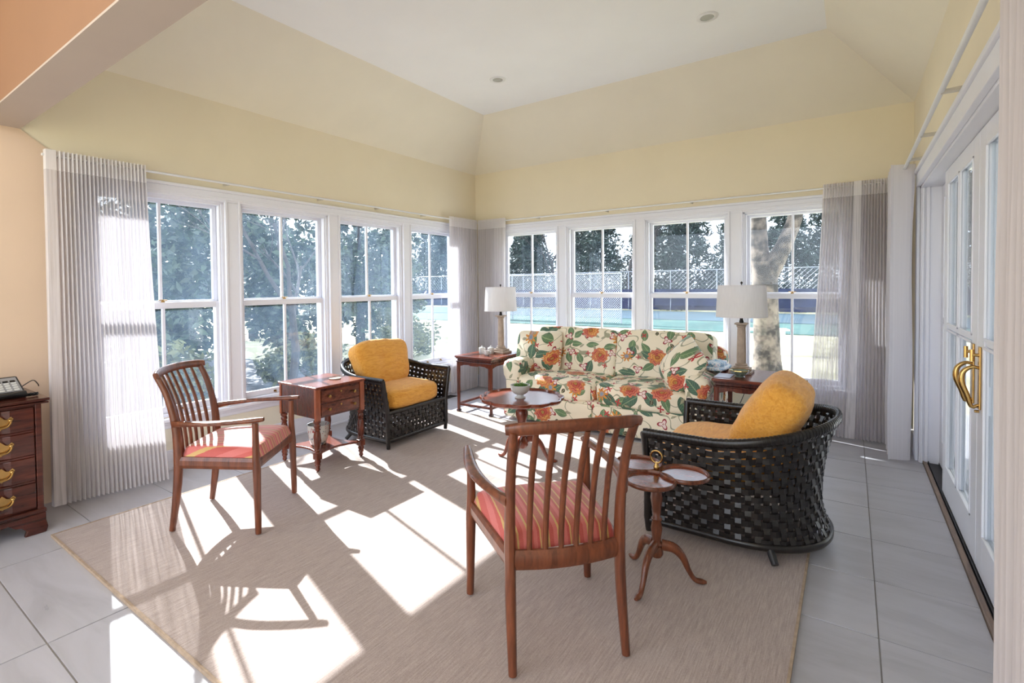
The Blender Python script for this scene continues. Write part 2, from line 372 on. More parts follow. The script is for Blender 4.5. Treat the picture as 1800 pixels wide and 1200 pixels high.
def lerp_list(vals, n): 
    o = []
    for k in range(n):
        t = k/(n-1)*(len(vals)-1); i = min(int(t), len(vals)-2); o.append(vals[i]+(vals[i+1]-vals[i])*(t-i))
    return o

# ================================================================== THE ROOM
RX, WT = 4.66, .17                      # right wall plane, wall thickness
ZC, ZS = 3.43, 2.89                     # flat ceiling, spring of the slopes
YB, YH = -4.66, -4.84                   # header: room side, hall side
LW = [-3.86, -2.85, -1.84, -.83]        # window centres along the left wall
BW = [.845, 1.818, 2.79, 3.77]          # window centres along the back wall
ZO0, ZO1 = .40, 2.085                   # window openings
# floor: grout bed + tiles
fl = box('floor', 'grout', None, -WT, RX+WT, -7.6, WT, -.12, -.004, kind='structure')
TX, TY = .88, .46
tm = MB().bx(-TX/2+.003, TX/2-.003, -TY/2+.003, TY/2-.003, -.012, 0)
first = None
for i in range(-1, 6):
    for j in range(-1, 15):
        cx, cy = .808+TX*(i-.5), -1.297+TY*2.5-TY*j
        x0, x1, y0, y1 = max(cx-TX/2, 0), min(cx+TX/2, 4.683), max(cy-TY/2, -7.6), min(cy+TY/2, 0)
        if x1-x0 < .03 or y1-y0 < .03: continue
        if x1-x0 > TX-.001 and y1-y0 > TY-.001:
            if first is None: first = tm.build('tile', 'tile', fl, bev=.0015, loc=(cx, cy, 0))
            else:
                o = first.copy(); C.objects.link(o); o.location = (cx, cy, 0)
        else:
            MB().bx((x0-x1)/2+.002, (x1-x0)/2-.002, (y0-y1)/2+.002, (y1-y0)/2-.002, -.012, 0).build('tile', 'tile', fl, loc=((x0+x1)/2, (y0+y1)/2, 0))
# walls
def holed(name, mat, holes, u0, u1, z0, z1, fn):
    m = MB(); hs = sorted(holes); u = u0
    for a, b, c, d in hs:
        if a > u: m.bx(*fn(u, a, z0, z1))
        if c > z0: m.bx(*fn(a, b, z0, c))
        m.bx(*fn(a, b, d, z1)); u = b
    if u < u1: m.bx(*fn(u, u1, z0, z1))
    return m.build(name, mat, None, kind='structure')
HL, HB = .44, .425
holed('wall_left', 'yellow', [(c-HL, c+HL, ZO0, ZO1) for c in LW], -7.6, WT, 0, ZS+.02, lambda a, b, c, d: (-WT, 0, a, b, c, d))
holed('wall_back', 'yellow', [(c-HB, c+HB, ZO0, ZO1) for c in BW], 0, RX+WT, 0, ZS+.02, lambda a, b, c, d: (a, b, 0, WT, c, d))
DY0, DY1, DZ = -4.42, -.55, 2.10
holed('wall_right', 'yellow', [(DY0, DY1, -.1, DZ)], -7.6, 0, -.1, ZS+.02, lambda a, b, c, d: (RX, RX+WT, a, b, c, d))
# cream dado panels below the sills
MB().bx(0, .008, -7.0, 0, 0, .33).build('trim_1', 'panel', None, kind='structure')
MB().bx(.008, RX, -.008, 0, 0, .33).build('trim_2', 'panel', None, kind='structure')
# peach lining on the hall end of the left wall
MB().prism([(-7.6, 0), (-4.42, 0), (-4.42, 2.20), (-4.52, 2.27), (-4.66, 2.374), (-4.84, 2.374), (-4.84, 3.6), (-7.6, 3.6)], 0.002, .010, 'yz').build('wall_hall', 'peach', None, kind='structure')
# header over the opening to the hall
MB().bx(0, RX, -4.76, YB, 2.384, ZC+.1).build('wall_front', 'yellow', None, kind='structure')
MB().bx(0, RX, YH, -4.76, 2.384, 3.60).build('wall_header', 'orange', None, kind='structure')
MB().bx(0, RX, YH, YB, 2.374, 2.384).build('trim_3', 'soffit', None, kind='structure')
# ceiling: flat tray and three slopes
IN = .60
MB().bx(IN-.02, RX-IN+.02, YB, -IN+.02, ZC, ZC+.1).build('ceiling', 'ceil', None, kind='structure')
def slope(name, quad):
    n = (Vector(quad[1])-Vector(quad[0])).cross(Vector(quad[3])-Vector(quad[0])).normalized()
    if n.z < 0: n = -n
    q2 = [Vector(p)+n*.08 for p in quad]
    MB().add(list(quad)+q2, [(0, 1, 2, 3), (7, 6, 5, 4), (0, 4, 5, 1), (1, 5, 6, 2), (2, 6, 7, 3), (3, 7, 4, 0)]).build(name, 'yellow_slope', None, kind='structure')
slope('ceiling_left', [(0, YB, ZS), (IN, YB, ZC), (IN, -IN, ZC), (0, 0, ZS)])
slope('ceiling_back', [(0, 0, ZS), (IN, -IN, ZC), (RX-IN, -IN, ZC), (RX, 0, ZS)])
slope('ceiling_right', [(RX, YB, ZS), (RX-IN, YB, ZC), (RX-IN, -IN, ZC), (RX, 0, ZS)])
# hall ceiling behind the camera
MB().bx(-WT, RX+WT, -7.6, YH, 3.60, 3.70).build('ceiling_hall', 'ceil', None, kind='structure')
# baseboards
MB().bx(0.008, .022, -4.42, 0, 0, .13).bx(.008, .030, -4.42, 0, .0, .02).bx(.008, .018, -4.42, 0, .13, .15).build('baseboard_left', 'white', None, bev=.003, kind='structure')
MB().bx(.022, RX, -.022, -.008, 0, .13).bx(.022, RX, -.018, -.008, .13, .15).build('baseboard_back', 'white', None, bev=.003, kind='structure')
MB().bx(RX-.018, RX, -.45, -.022, 0, .15).build('baseboard_right', 'white', None, bev=.003, kind='structure')

# windows. Local frame: u to the viewer's right along the wall, -v outwards (v=0 wall face, room at v>0), z up
def make_window(num, loc, rz, hw, gw, gm='glass'):
    w = struct('window_%d' % num, loc, rz); g2 = gw/2
    b = lambda name, par, *q, **kw: MB().bx(*q).build(name, 'white', par, bev=.002, **kw)
    # jamb liner (four boards)
    MB().bx(-hw, -hw+.02, -WT, 0, ZO0, ZO1).bx(hw-.02, hw, -WT, 0, ZO0, ZO1).bx(-hw, hw, -WT, 0, ZO1-.02, ZO1).bx(-hw, hw, -WT, 0, ZO0, ZO0+.02).build('jamb', 'white', w)
    for s in (-1, 1):
        a, c = sorted((s*(hw-.02), s*(hw-.034))); b('stop', w, a, c, -.045, -.012, ZO0+.02, ZO1-.02)
    b('head_stop', w, -hw+.02, hw-.02, -.045, -.012, ZO1-.034, ZO1-.02)
    def sash(name, v0, v1, zg0, zg1, zb, zt):
        si = hw-.022
        m = MB().bx(-si, -g2, v0, v1, zb, zt).bx(g2, si, v0, v1, zb, zt).bx(-g2, g2, v0, v1, zb, zg0).bx(-g2, g2, v0, v1, zg1, zt)
        s_ = m.build(name, 'white', w, bev=.002)
        vm = (v0+v1)/2
        MB().bx(-.010, .010, v0+.004, v1-.004, zg0, zg1).build('muntin', 'white', s_, bev=.002)
        for a, c in ((-g2, -.010), (.010, g2)): MB().bx(a, c, vm-.002, vm+.002, zg0, zg1).build('pane', gm, s_)
        return s_
    sash('upper_sash', -.118, -.084, 1.283, 2.030, 1.243, ZO1-.021)
    lo = sash('lower_sash', -.080, -.046, .468, 1.221, ZO0+.021, 1.270)
    MB().lathe([(.014, 0), (.014, .008), (.007, .012), (.007, .02)], 10, (0, -.062, 1.270)).sweep([(-.03, -.062, 1.286), (.03, -.058, 1.288)], .010, .007, (0, 1, 0)).build('sash_lock', 'oldbrass', lo, smooth=40)
    for s in (-.12, .12):
        MB().bx(s-.012, s+.012, -.046, -.040, .432, .448).tube([(s, -.043, .44), (s, -.028, .438), (s, -.026, .428)], .004, 6).build('sash_lift', 'oldbrass', lo, smooth=40)
    return w
wn = 1
for c in LW: make_window(wn, (0, c, 0), -PI/2, HL, .77); wn += 1
for c in BW: make_window(wn, (c, 0, 0), PI, HB, .735, 'glass_clear'); wn += 1
# continuous casings, one run for each wall: head, piers between windows, stool and apron
def casing(n0, run, edges, fn):
    r0, r1 = run; t = n0
    MB().bx(*fn(r0, r1, 0, .020, ZO1-.005, 2.155)).bx(*fn(r0, r1, 0, .034, 2.155, 2.178)).bx(*fn(r0, r1, 0, .028, ZO1+.012, ZO1+.03)).build('trim_%d' % t, 'white', None, bev=.003, kind='structure'); t += 1
    for a, b in edges:
        m = MB().bx(*fn(a, b, 0, .018, ZO0-.005, ZO1-.005)).bx(*fn(a, a+.018, .018, .028, ZO0-.005, ZO1+.012)).bx(*fn(b-.018, b, .018, .028, ZO0-.005, ZO1+.012))
        m.build('trim_%d' % t, 'white', None, bev=.003, kind='structure'); t += 1
    MB().bx(*fn(r0, r1, 0, .055, ZO0-.03, ZO0-.005)).bx(*fn(r0, r1, 0, .018, .315, ZO0-.03)).bx(*fn(r0, r1, 0, .03, .345, ZO0-.03)).build('trim_%d' % t, 'white', None, bev=.004, kind='structure')
    return t+1
pl = lambda cs, h, a, b: [(a, cs[0]-h)]+[(cs[i]+h, cs[i+1]-h) for i in range(3)]+[(cs[3]+h, b)]
nx = casing(4, (-4.40, -.09), pl(LW, HL, -4.40, -.09), lambda a, b, p, q, c, d: (p+.001, q+.001, a, b, c, d))
nx = casing(nx, (.30, 4.33), pl(BW, HB, .30, 4.33), lambda a, b, p, q, c, d: (a, b, -q-.001, -p-.001, c, d))

# sliding doors on the right wall
m = MB().bx(RX-.03, RX-.001, DY0, DY1, DZ-.01, DZ+.08).bx(RX-.045, RX-.001, DY0, DY1, DZ+.08, DZ+.105).bx(RX-.022, RX-.001, DY1, DY1+.09, 0, DZ+.08).bx(RX-.022, RX-.001, DY0-.09, DY0, 0, DZ+.08)
m.build('trim_%d' % nx, 'white', None, bev=.004, kind='structure'); nx += 1
m = MB().bx(RX-.001, RX+WT, DY1-.03, DY1, 0, DZ).bx(RX-.001, RX+WT, DY0, DY0+.03, 0, DZ).bx(RX-.001, RX+WT, DY0, DY1, DZ-.025, DZ).bx(RX+.03, RX+.05, DY1-.05, DY1-.03, 0, DZ).bx(RX+.005, RX+.02, DY1-.042, DY1-.03, 0, DZ)
m.build('trim_%d' % nx, 'white', None, bev=.002, kind='structure'); nx += 1
th = struct('door_4', (0, 0, 0)); th.name = 'trim_threshold'
MB().bx(4.684, 4.706, DY0+.03, DY1-.03, -.02, .016).build('threshold_board', 'sillwood', th, bev=.003)
MB().bx(4.706, RX+WT+.05, DY0+.03, DY1-.03, -.02, .004).bx(4.712, 4.718, DY0+.03, DY1-.03, .004, .018).bx(4.775, 4.781, DY0+.03, DY1-.03, .004, .018).build('track', 'track', th)
def door(n, y0, y1, x0, x1, handle=None):
    d = struct('door_%d' % n, (0, 0, 0)); st, zt, zb, zm = .135, 1.985, .205, 1.09
    zh = DZ-.028
    MB().bx(x0, x1, y0, y0+st, .02, zh).bx(x0, x1, y1-st, y1, .02, zh).bx(x0, x1, y0+st, y1-st, .02, zb).bx(x0, x1, y0+st, y1-st, zt, zh).build('frame', 'white', d, bev=.003)
    ym, xm = (y0+y1)/2, (x0+x1)/2
    MB().bx(x0+.006, x1-.006, ym-.016, ym+.016, zb, zt).build('muntin', 'white', d, bev=.004)
    for a, b in ((y0+st, ym-.016), (ym+.016, y1-st)):
        MB().bx(x0+.006, x1-.006, a, b, zm-.014, zm+.014).build('muntin', 'white', d, bev=.004)
        for c, e in ((zb, zm-.014), (zm+.014, zt)): MB().bx(xm-.003, xm+.003, a, b, c, e).build('pane', 'glass_clear', d)
        for c, e in ((zb, zm-.014), (zm+.014, zt)):
            MB().bx(x0-.004, x0+.006, a, a+.012, c, e).bx(x0-.004, x0+.006, b-.012, b, c, e).bx(x0-.004, x0+.006, a, b, c, c+.012).bx(x0-.004, x0+.006, a, b, e-.012, e).build('glazing_bead', 'white', d, bev=.002)
    if handle is not None:
        h = MB().bx(x0-.008, x0, handle-.022, handle+.022, .78, 1.07).build('handle_plate', 'brass', d, bev=.003)
        MB().sweep(bez([(x0-.006, handle, .80), (x0-.03, handle, .79), (x0-.045, handle, .84), (x0-.065, handle, .90), (x0-.06, handle, .95), (x0-.03, handle, .975), (x0-.006, handle, .97)], 18), lerp_list([.014, .020, .026, .020, .014], 18), None, (0, 1, 0), 8, 2).build('handle_grip', 'brass', h, smooth=50)
        MB().tube([(x0-.006, handle, 1.03), (x0-.03, handle, 1.03)], .008, 8).sweep([(x0-.03, handle, 1.055), (x0-.03, handle, 1.0)], .012, .016, (0, 1, 0)).build('thumb_turn', 'brass', h, smooth=40)
        MB().tube([(x0-.004, handle, .77), (x0-.02, handle, .77)], .007, 8).build('key_cylinder', 'brass', h, smooth=40)
door(1, -1.26, -.60, 4.775, 4.815)
door(2, -2.29, -1.23, 4.722, 4.762, -2.215)
door(3, -3.36, -2.30, 4.722, 4.762, -2.37)
door(4, -4.38, -3.32, 4.775, 4.815)

# recessed downlights
for i, (x, y) in enumerate(((3.314, -1.371), (1.339, -1.365))):
    t = thing('recessed_light', ['round recessed ceiling light nearer the sliding doors', 'round recessed ceiling light nearer the corner of the two window walls'][i], 'ceiling light', (x, y, ZC), group='recessed ceiling lights')
    MB().lathe([(.050, -.001), (.052, -.008), (.078, -.006), (.082, 0)], 28, cap=False).build('trim_ring', 'lampwhite', t, smooth=60)
    MB().lathe([(.0, -.002), (.030, -.003), (.050, -.004)], 24, cap=False).build('lens', 'bulb', t, smooth=60)

# rug
t = thing('area_rug', 'large flat beige rug with a bound edge under the seating', 'rug', (2.34, -3.025, 0))
MB().bx(-1.72, 1.72, -1.675, 1.675, .001, .014).build('pile', 'rug', t)
m = MB()
for a, b in (((-1.735, -1.775), (1.735, -1.775)), ((1.735, -1.775), (1.735, 1.775)), ((1.735, 1.775), (-1.735, 1.775)), ((-1.735, 1.775), (-1.735, -1.775))):
    m.sweep([(a[0], a[1], .008), (b[0], b[1], .008)], .034, .016, (1, 1, 0))
m.v = []; m.f = []
for x0, x1, y0, y1 in ((-1.730, -1.72, -1.685, 1.685), (1.72, 1.730, -1.685, 1.685), (-1.72, 1.72, -1.685, -1.675), (-1.72, 1.72, 1.675, 1.685)): m.bx(x0, x1, y0, y1, .001, .016)
m.build('binding', 'rugedge', t)

# floor register
t = thing('floor_register', 'dark slotted floor vent below the curtain in the corner', 'vent', (.16, -.86, 0))
MB().bx(-.055, .055, -.16, -.15, 0.0005, .006).bx(-.055, .055, .15, .16, .0005, .006).bx(-.055, -.045, -.15, .15, .0005, .006).bx(.045, .055, -.15, .15, .0005, .006).build('frame', 'dark', t)
for k in range(10): MB().bx(-.045, .045, -.142+k*.0315, -.130+k*.0315, .001, .005).build('slat', 'dark', t)

# ================================================================== CURTAINS AND RODS
def rod(name, p0, p1, label, brs, wall):
    t = thing(name, label, 'curtain rod', p0); d = Vector(p1)-Vector(p0)
    MB().sweep([(0, 0, 0), d], .016, .022, (0, 0, 1), 8, 4).build('rod', 'lampwhite', t, smooth=50)
    for f in brs:
        q = d*f; w = Vector(wall)
        MB().sweep([q+Vector((0, 0, -.002)), q+w], .022, .014, (0, 0, 1), 8, 6).build('bracket', 'alu', t)
rod('curtain_rod', (.09, -4.58, 2.222), (.09, -.10, 2.222), 'long white curtain rod over the left window wall', (.26, .46, .62, .78, .98), (-.09, 0, 0))
rod('curtain_rod', (.10, -.09, 2.222), (4.46, -.09, 2.222), 'white curtain rod over the windows behind the sofa', (.02, .21, .42, .635, .99), (0, .09, 0))
rod('curtain_rod', (4.558, -.62, 2.222), (4.558, -4.75, 2.222), 'thick white curtain rod above the sliding glass doors', (.09, .26, .46, .7, .95), (.10, 0, 0))
def curtain(label, top, bot, npl, amp, nrm, ztop=2.255, zbot=.015, mat='sheer', band=.125, flats=(), sag=0, hm='header'):
    """accordion-pleated panel from top=(p0,p1) to bot=(p0,p1) in plan; nrm = pleat direction"""
    t = thing('curtain', label, 'curtain', ((top[0][0]+top[1][0])/2, (top[0][1]+top[1][1])/2, 0))
    L = Vector(t.location); nrm = Vector((nrm[0], nrm[1], 0)); K = npl*2
    us = []
    for k in range(K+1):
        u = k/K; us.append((u, (1 if k % 2 else -1)))
        if k < K: us.append(((k+.28)/K, (1 if k % 2 else -1)*.72)); us.append(((k+.72)/K, (-1 if k % 2 else 1)*.72))
    for a, b in flats: us = [(u, s if not (a < u < b) else .9) for u, s in us]
    zs = [ztop-band]+[ztop-band-(ztop-band-zbot)*(i/14) for i in range(1, 15)]
    def pt(u, s, z):
        f = 1-(z-zbot)/(ztop-zbot); f = f**1.3
        p0 = Vector(top[0]).lerp(Vector(bot[0]), f); p1 = Vector(top[1]).lerp(Vector(bot[1]), f); p = p0.lerp(p1, u)
        q = Vector((p.x, p.y, z))+nrm*(amp*s*(1+.25*noise.noise(Vector((u*9, z*1.2, npl)))) + sag*math.sin(PI*f)*.5)
        return q-L
    MB().grid(len(us), len(zs), lambda i, j: pt(us[i][0], us[i][1], zs[j])).build('panel', mat, t, smooth=25)
    MB().grid(len(us), 3, lambda i, j: pt(us[i][0], us[i][1], ztop-band*j/2)).build('heading', hm, t, smooth=25)
    return t
curtain('wide pleated sheer curtain beside the chest of drawers', ((.10, -4.57), (.10, -4.01)), ((.15, -4.59), (.25, -3.965)), 26, .019, (1, 0), flats=((0, .10),))
curtain('narrow white pleated curtain in the corner hanging on the left window wall', ((.10, -.66), (.10, -.105)), ((.10, -.66), (.11, -.14)), 16, .016, (1, 0), mat='sheer')
curtain('narrow grey pleated curtain in the corner behind the column lamp', ((.115, -.10), (.555, -.10)), ((.12, -.12), (.54, -.12)), 18, .016, (0, -1))
curtain('pleated sheer curtain at the right end of the windows behind the sofa', ((4.02, -.10), (4.51, -.10)), ((3.90, -.20), (4.53, -.20)), 24, .018, (0, -1), flats=((.46, .58),))
curtain('plain white gathered curtain beside the far end of the sliding doors', ((4.545, -.69), (4.545, -.24)), ((4.54, -.69), (4.54, -.24)), 3, .070, (1, 0), mat='drape', hm='drape')
curtain('rose white gathered curtain at the near end of the sliding doors', ((4.562, -3.78), (4.562, -4.45)), ((4.562, -3.78), (4.562, -4.45)), 15, .030, (1, 0), ztop=2.25, mat='drape_f', hm='drape_f')

# ================================================================== SLAT-BACK ARMCHAIRS
def make_slat_chair(label, loc, rz):
    t = thing('armchair', label, 'chair', loc, rz, 'slat-back armchairs')     # front is +y
    for s in (-1, 1):
        MB().sweep([(s*.276, .245, 0), (s*.270, .240, .35), (s*.268, .236, .45), (s*.270, .236, .612)], [.030, .042, .036, .030], [.030, .040, .034, .030], (1, 0, 0), 8, 5).build('leg', 'walnut', t, smooth=50)
        st = bez([(s*.214, -.255, 0), (s*.211, -.225, .22), (s*.210, -.215, .42), (s*.211, -.228, .60), (s*.214, -.268, .76), (s*.219, -.318, .868)], 18)
        MB().sweep(st, lerp_list([.028, .036, .038, .034, .030, .028], 18), lerp_list([.030, .042, .046, .040, .034, .030], 18), (1, 0, 0), 8, 5).build('leg', 'walnut', t, smooth=50)
        arm = bez([(s*.220, -.232, .600), (s*.252, -.16, .607), (s*.288, -.02, .616), (s*.292, .12, .622), (s*.280, .24, .628), (s*.276, .285, .632)], 20)
        MB().sweep(arm, lerp_list([.026, .038, .052, .050, .040, .030], 20), lerp_list([.040, .030, .024, .024, .028, .022], 20), (1, 0, 0), 10, 3).build('armrest', 'walnut', t, smooth=50)
        MB().sweep([(s*.268, .236, .382), (s*.211, -.215, .382)], .064, .024, (0, 0, 1), 8, 8).build('side_rail', 'walnut', t)
    cr = [(-.243+.486*k/14, -.318-.035*(1-((k-7)/7)**2)+.012*abs((k-7)/7)**4, .872+.012*(1-((k-7)/7)**2)) for k in range(15)]
    MB().sweep(cr, [.036]+[.046]*13+[.036], .026, (0, -.3, 1), 10, 4).build('crest_rail', 'walnut', t, smooth=50)
    rr = [(-.208+.416*k/10, -.215-.028*(1-((k-5)/5)**2), .384) for k in range(11)]
    MB().sweep(rr, .070, .026, (0, 0, 1), 8, 8).build('back_rail', 'walnut', t, smooth=50)
    MB().sweep([(-.268, .236, .378), (.268, .236, .378)], .060, .024, (0, 0, 1), 8, 8).build('front_rail', 'walnut', t)
    for k in range(6):
        u = (k+1)/7*2-1; xb, xt = u*.198, u*.205; cb = -.028*(1-u*u); ct = -.035*(1-u*u)
        p = bez([(xb, -.212+cb, .40), (xb*1.01, -.222+cb, .52), ((xb+xt)/2, -.250+(cb+ct)/2, .68), (xt*.985, -.290+ct, .80), (xt, -.316+ct, .862)], 12)
        MB().sweep(p, lerp_list([.018, .021, .023, .019], 12), lerp_list([.015, .018, .018, .014], 12), (1, 0, 0), 8, 3).build('slat', 'walnut', t, smooth=50)
    def seat(x, y, z):
        f = (y+1)/2; w = .206+(.266-.206)*f
        q = .405+.068*max(0, (1-abs(x)**8)*(1-abs(y)**8))**.28*(1 if z else 0)+(.012*(1-x*x)*(1-y*y) if z else 0)
        return (x*w, -.205+f*.445+ .012*f*(1-x*x), q)
    n = 24; m = MB(); m.grid(n+1, n+1, lambda i, j: seat(2*i/n-1, 2*j/n-1, 1)); m.grid(2, 2, lambda i, j: seat(2*i-1, 2*j-1, 0))
    so_ = m.build('seat', 'stripe', t, smooth=80)
    return t
make_slat_chair('walnut slat-back armchair with striped red seat standing by the left windows', (1.208, -3.985, .0205), math.atan2(.29, .379)-PI/2)
make_slat_chair('walnut slat-back armchair with striped red seat seen from behind in the foreground', (3.235, -3.782, .0205), math.atan2(.325, -.36)-PI/2)

# ================================================================== WICKER ARMCHAIRS
def make_wicker(label, loc, rz, Wd, D, hf, hb, lean, bz, bw, tp, bn, bt, bx_=.268, dz=0):
    t = thing('wicker_armchair', label, 'armchair', loc, rz, 'wicker armchairs')      # front is +x
    h2, a = Wd/2, D*.62; xs = -D/2+a; straight = D/2-xs; arc = PI*.5*(a+h2)*1.0; tot = 2*straight+arc; z0 = .060
    NS = int(tot/.042)//2*2+1
    def plan(s):
        d = s*tot
        if d < straight: return Vector((D/2-d, -h2, 0)), Vector((0, -1, 0)), 0
        if d > straight+arc: return Vector((xs+(d-straight-arc), h2, 0)), Vector((0, 1, 0)), 0
        th = (d-straight)/arc*PI; c, q = math.sin(th), -math.cos(th)
        sq = lambda v: math.copysign(abs(v)**.86, v)
        return Vector((xs-a*sq(c), h2*sq(q), 0)), Vector((-c/a, q/h2, 0)).normalized(), c
    def rimh(s): b = plan(s)[2]; return hf+(hb-hf)*b**1.35
    def P(s, v, off=0):
        p, n, b = plan(s); H = rimh(s); z = z0+(H-z0)*v
        fl_ = (.05*(1+.5*b))*((v-.30)/.70)**2 if v > .3 else .045*b*((.30-v)/.30)**2
        return p+n*(fl_-.035+off)+Vector((0, 0, z))
    rows = int((hf-z0)/.039); am = .0055
    for j in range(rows+1):
        v = (j+.5)/(rows+1)
        pts = [P(i/(2*NS), v, am*math.cos(PI*(i/2+j))) for i in range(2*NS+1)]
        MB().sweep(pts, .0305, .0045, (0, 0, 1), 4, 8, True).build('weaver', 'wicker', t)
    for i in range(NS+1):
        s = i/NS; q = [P(s, k/(2*(rows+1)), -am*math.cos(PI*(i+(k-1)/2)) if k else 0) for k in range(2*(rows+1)+1)]
        tg = (P(min(1, s+.01), .5)-P(max(0, s-.01), .5))
        MB().sweep(q, .0305, .0045, tg, 4, 8).build('stake', 'wicker', t)
    MB().sweep([P(i/90, 1.0)+Vector((0, 0, .004)) for i in range(91)], .046, .030, (0, 0, 1), 8, 2.4).build('rim', 'wicker', t, smooth=60)
    m = MB()
    for i in range(1, 120):
        c = P(i/120, 1.0)+Vector((0, 0, .004)); tg = (P(min(1, i/120+.004), 1)-P(i/120-.004, 1)).normalized()
        m.sweep([c-tg*.006, c+tg*.006], .050, .034, (0, 0, 1), 8, 2.4)
    m.build('rim_wrapping', 'wicker', t, kind='stuff', smooth=60)
    MB().sweep([P(i/80, 0) for i in range(81)], .036, .026, (0, 0, 1), 8, 2.4).build('base_rim', 'wicker', t, smooth=60)
    # front panel below the seat
    zf = .285; hw = h2-.035
    nr = int((zf-z0)/.039); nc = int(2*hw/.042)
    for j in range(nr+1):
        z = z0+(zf-z0)*(j+.5)/(nr+1)
        MB().sweep([(D/2-.012+am*math.cos(PI*(i/2+j)), -hw+2*hw*i/(2*nc), z) for i in range(2*nc+1)], .0305, .0045, (0, 0, 1), 4, 8).build('weaver', 'wicker', t)
    for i in range(nc+1):
        y = -hw+2*hw*i/nc
        MB().sweep([(D/2-.012-(am*math.cos(PI*(i+(k-1)/2)) if k else 0), y, z0+(zf-z0)*k/(2*(nr+1))) for k in range(2*(nr+1)+1)], .0305, .0045, (0, 1, 0), 4, 8).build('stake', 'wicker', t)
    MB().sweep([(D/2-.012, -hw, zf+.008), (D/2-.012, hw, zf+.008)], .034, .026, (0, 0, 1), 8, 2.4).build('seat_rail', 'wicker', t, smooth=60)
    MB().sweep([(D/2-.012, -hw, z0), (D/2-.012, hw, z0)], .034, .026, (0, 0, 1), 8, 2.4).build('base_rim', 'wicker', t, smooth=60)
    MB().bx(-D/2+.32, D/2-.03, -hw+.06, hw-.06, zf-.012, zf+.002).build('seat_deck', 'wicker', t)
    for s in (-1, 1):
        y = s*hw; e = P(0 if s < 0 else 1, 1.0)
        MB().sweep([(D/2-.010, y*.985, 0), (D/2-.006, y, z0+.02), (D/2-.008, y, .30), (e.x-.004, e.y, e.z+.006)], [.032, .040, .040, .036], [.030, .036, .036, .034], (1, 0, 0), 8, 3).build('front_post', 'wicker', t, smooth=50)
        MB().sweep([(-D/2+.24, s*(h2-.085), .075), (-D/2+.20, s*(h2-.03), 0)], [.042, .034], None, (1, 0, 0), 10, 2).build('leg', 'black', t, smooth=50)
    # cushions
    MB().blob(D-.12, Wd-.125, .185, 5, 16, .16, (.050, 0, zf+.095), None, .006, 1, None, 0, .42).build('seat_cushion', 'marigold', t, smooth=180, label='marigold yellow seat cushion')
    R = Matrix.Rotation(lean, 3, 'Y')
    MB().blob(bt, Wd-bw, bz, bn, 16, 0, (-D/2+bx_, 0, zf+.13+bz*.5+dz), None, .012, 5, R, tp).build('back_cushion', 'marigold', t, smooth=180, label='marigold yellow back cushion')
    return t
make_wicker('dark woven wicker armchair with marigold cushions facing out from the left windows', (.735, -2.30, .0245), 0, .80, .74, .565, .66, math.radians(-20), .44, .12, .26, 4.5, .20)
make_wicker('dark woven wicker tub chair with marigold cushions near the sliding doors', (3.735, -2.455, .029), PI, .84, .82, .545, .655, math.radians(-30), .52, .16, .46, 3.6, .27, .27, -.075)

# ================================================================== TABLES
def turned(prof, c, par, mat='mahog', name='leg', n=18, mod=None): return MB().lathe(prof, n, c, mod).build(name, mat, par, smooth=45)
t = thing('work_table', 'mahogany sewing table with two drawers and spiral carved legs', 'side table', (.81, -3.085, 0))
hx, hy = .235, .225
MB().bx(-hx-.006, hx+.006, -hy-.006, hy+.006, .622, .640).build('tabletop', 'mahog_h', t, bev=.004)
MB().bx(-hx+.006, hx-.012, -hy+.006, hy-.006, .405, .622).build('case', 'mahog_d', t, bev=.002)
for sx in (-1, 1):
    for sy in (-1, 1):
        MB().bx(sx*hx-.024 if sx > 0 else -hx, sx*hx if sx > 0 else -hx+.024, sy*hy-.042 if sy > 0 else -hy, hy if sy > 0 else -hy+.042, .390, .622).build('corner_stile', 'stile', t, bev=.003)
        c = (sx*(hx-.024), sy*(hy-.024), 0); zb = .016
        lg = turned([(.010, zb), (.018, zb+.012), (.014, zb+.03), (.022, zb+.045), (.018, zb+.055), (.024, zb+.07), (.020, zb+.085), (.022, zb+.09)], c, t)
        MB().bx(c[0]-.024, c[0]+.024, c[1]-.024, c[1]+.024, .105, .152).build('leg_block', 'mahog', lg, bev=.003)
        turned([(.020, .152), (.016, .162), (.025, .170), (.018, .182), (.021, .19), (.026, .24), (.024, .29), (.018, .315)], c, lg, name='leg_shaft', n=30, mod=lambda a, z: 1+.09*math.sin(5*a+z*60) if .188 < z < .31 else 1)
        turned([(.018, .315), (.026, .325), (.018, .335), (.024, .345), (.024, .358), (.018, .366), (.026, .376), (.026, .392)], c, lg, name='leg_collar')
for z0, z1 in ((.420, .505), (.515, .605)):
    d = MB().bx(hx-.014, hx-.002, -hy+.050, hy-.050, z0, z1).build('drawer', 'flame', t, bev=.002)
    for y in (-.115, .115): MB().tube([(hx-.002, y, (z0+z1)/2), (hx+.008, y, (z0+z1)/2), (hx+.012, y, (z0+z1)/2), (hx+.022, y, (z0+z1)/2), (hx+.026, y, (z0+z1)/2)], [.005, .005, .011, .012, .006], 12).build('knob', 'oldbrass', d, smooth=50)
    MB().tube([(hx-.003, 0, z1-.025), (hx+.001, 0, z1-.025)], .008, 12).build('keyhole_plate', 'brass', d, smooth=50)
sh = []
for i in range(4):
    a, b = [((-1, -1), (1, -1)), ((1, -1), (1, 1)), ((1, 1), (-1, 1)), ((-1, 1), (-1, -1))][i]
    for k in range(10):
        f = k/10; x, y = a[0]+(b[0]-a[0])*f, a[1]+(b[1]-a[1])*f; d = .30*math.sin(PI*f)**1.0
        if i % 2 == 0: y *= 1-d
        else: x *= 1-d
        sh.append((x*(hx-.03), y*(hy-.03)))
MB().prism(sh, .122, .138).build('lower_shelf', 'mahog_h', t, bev=.002)
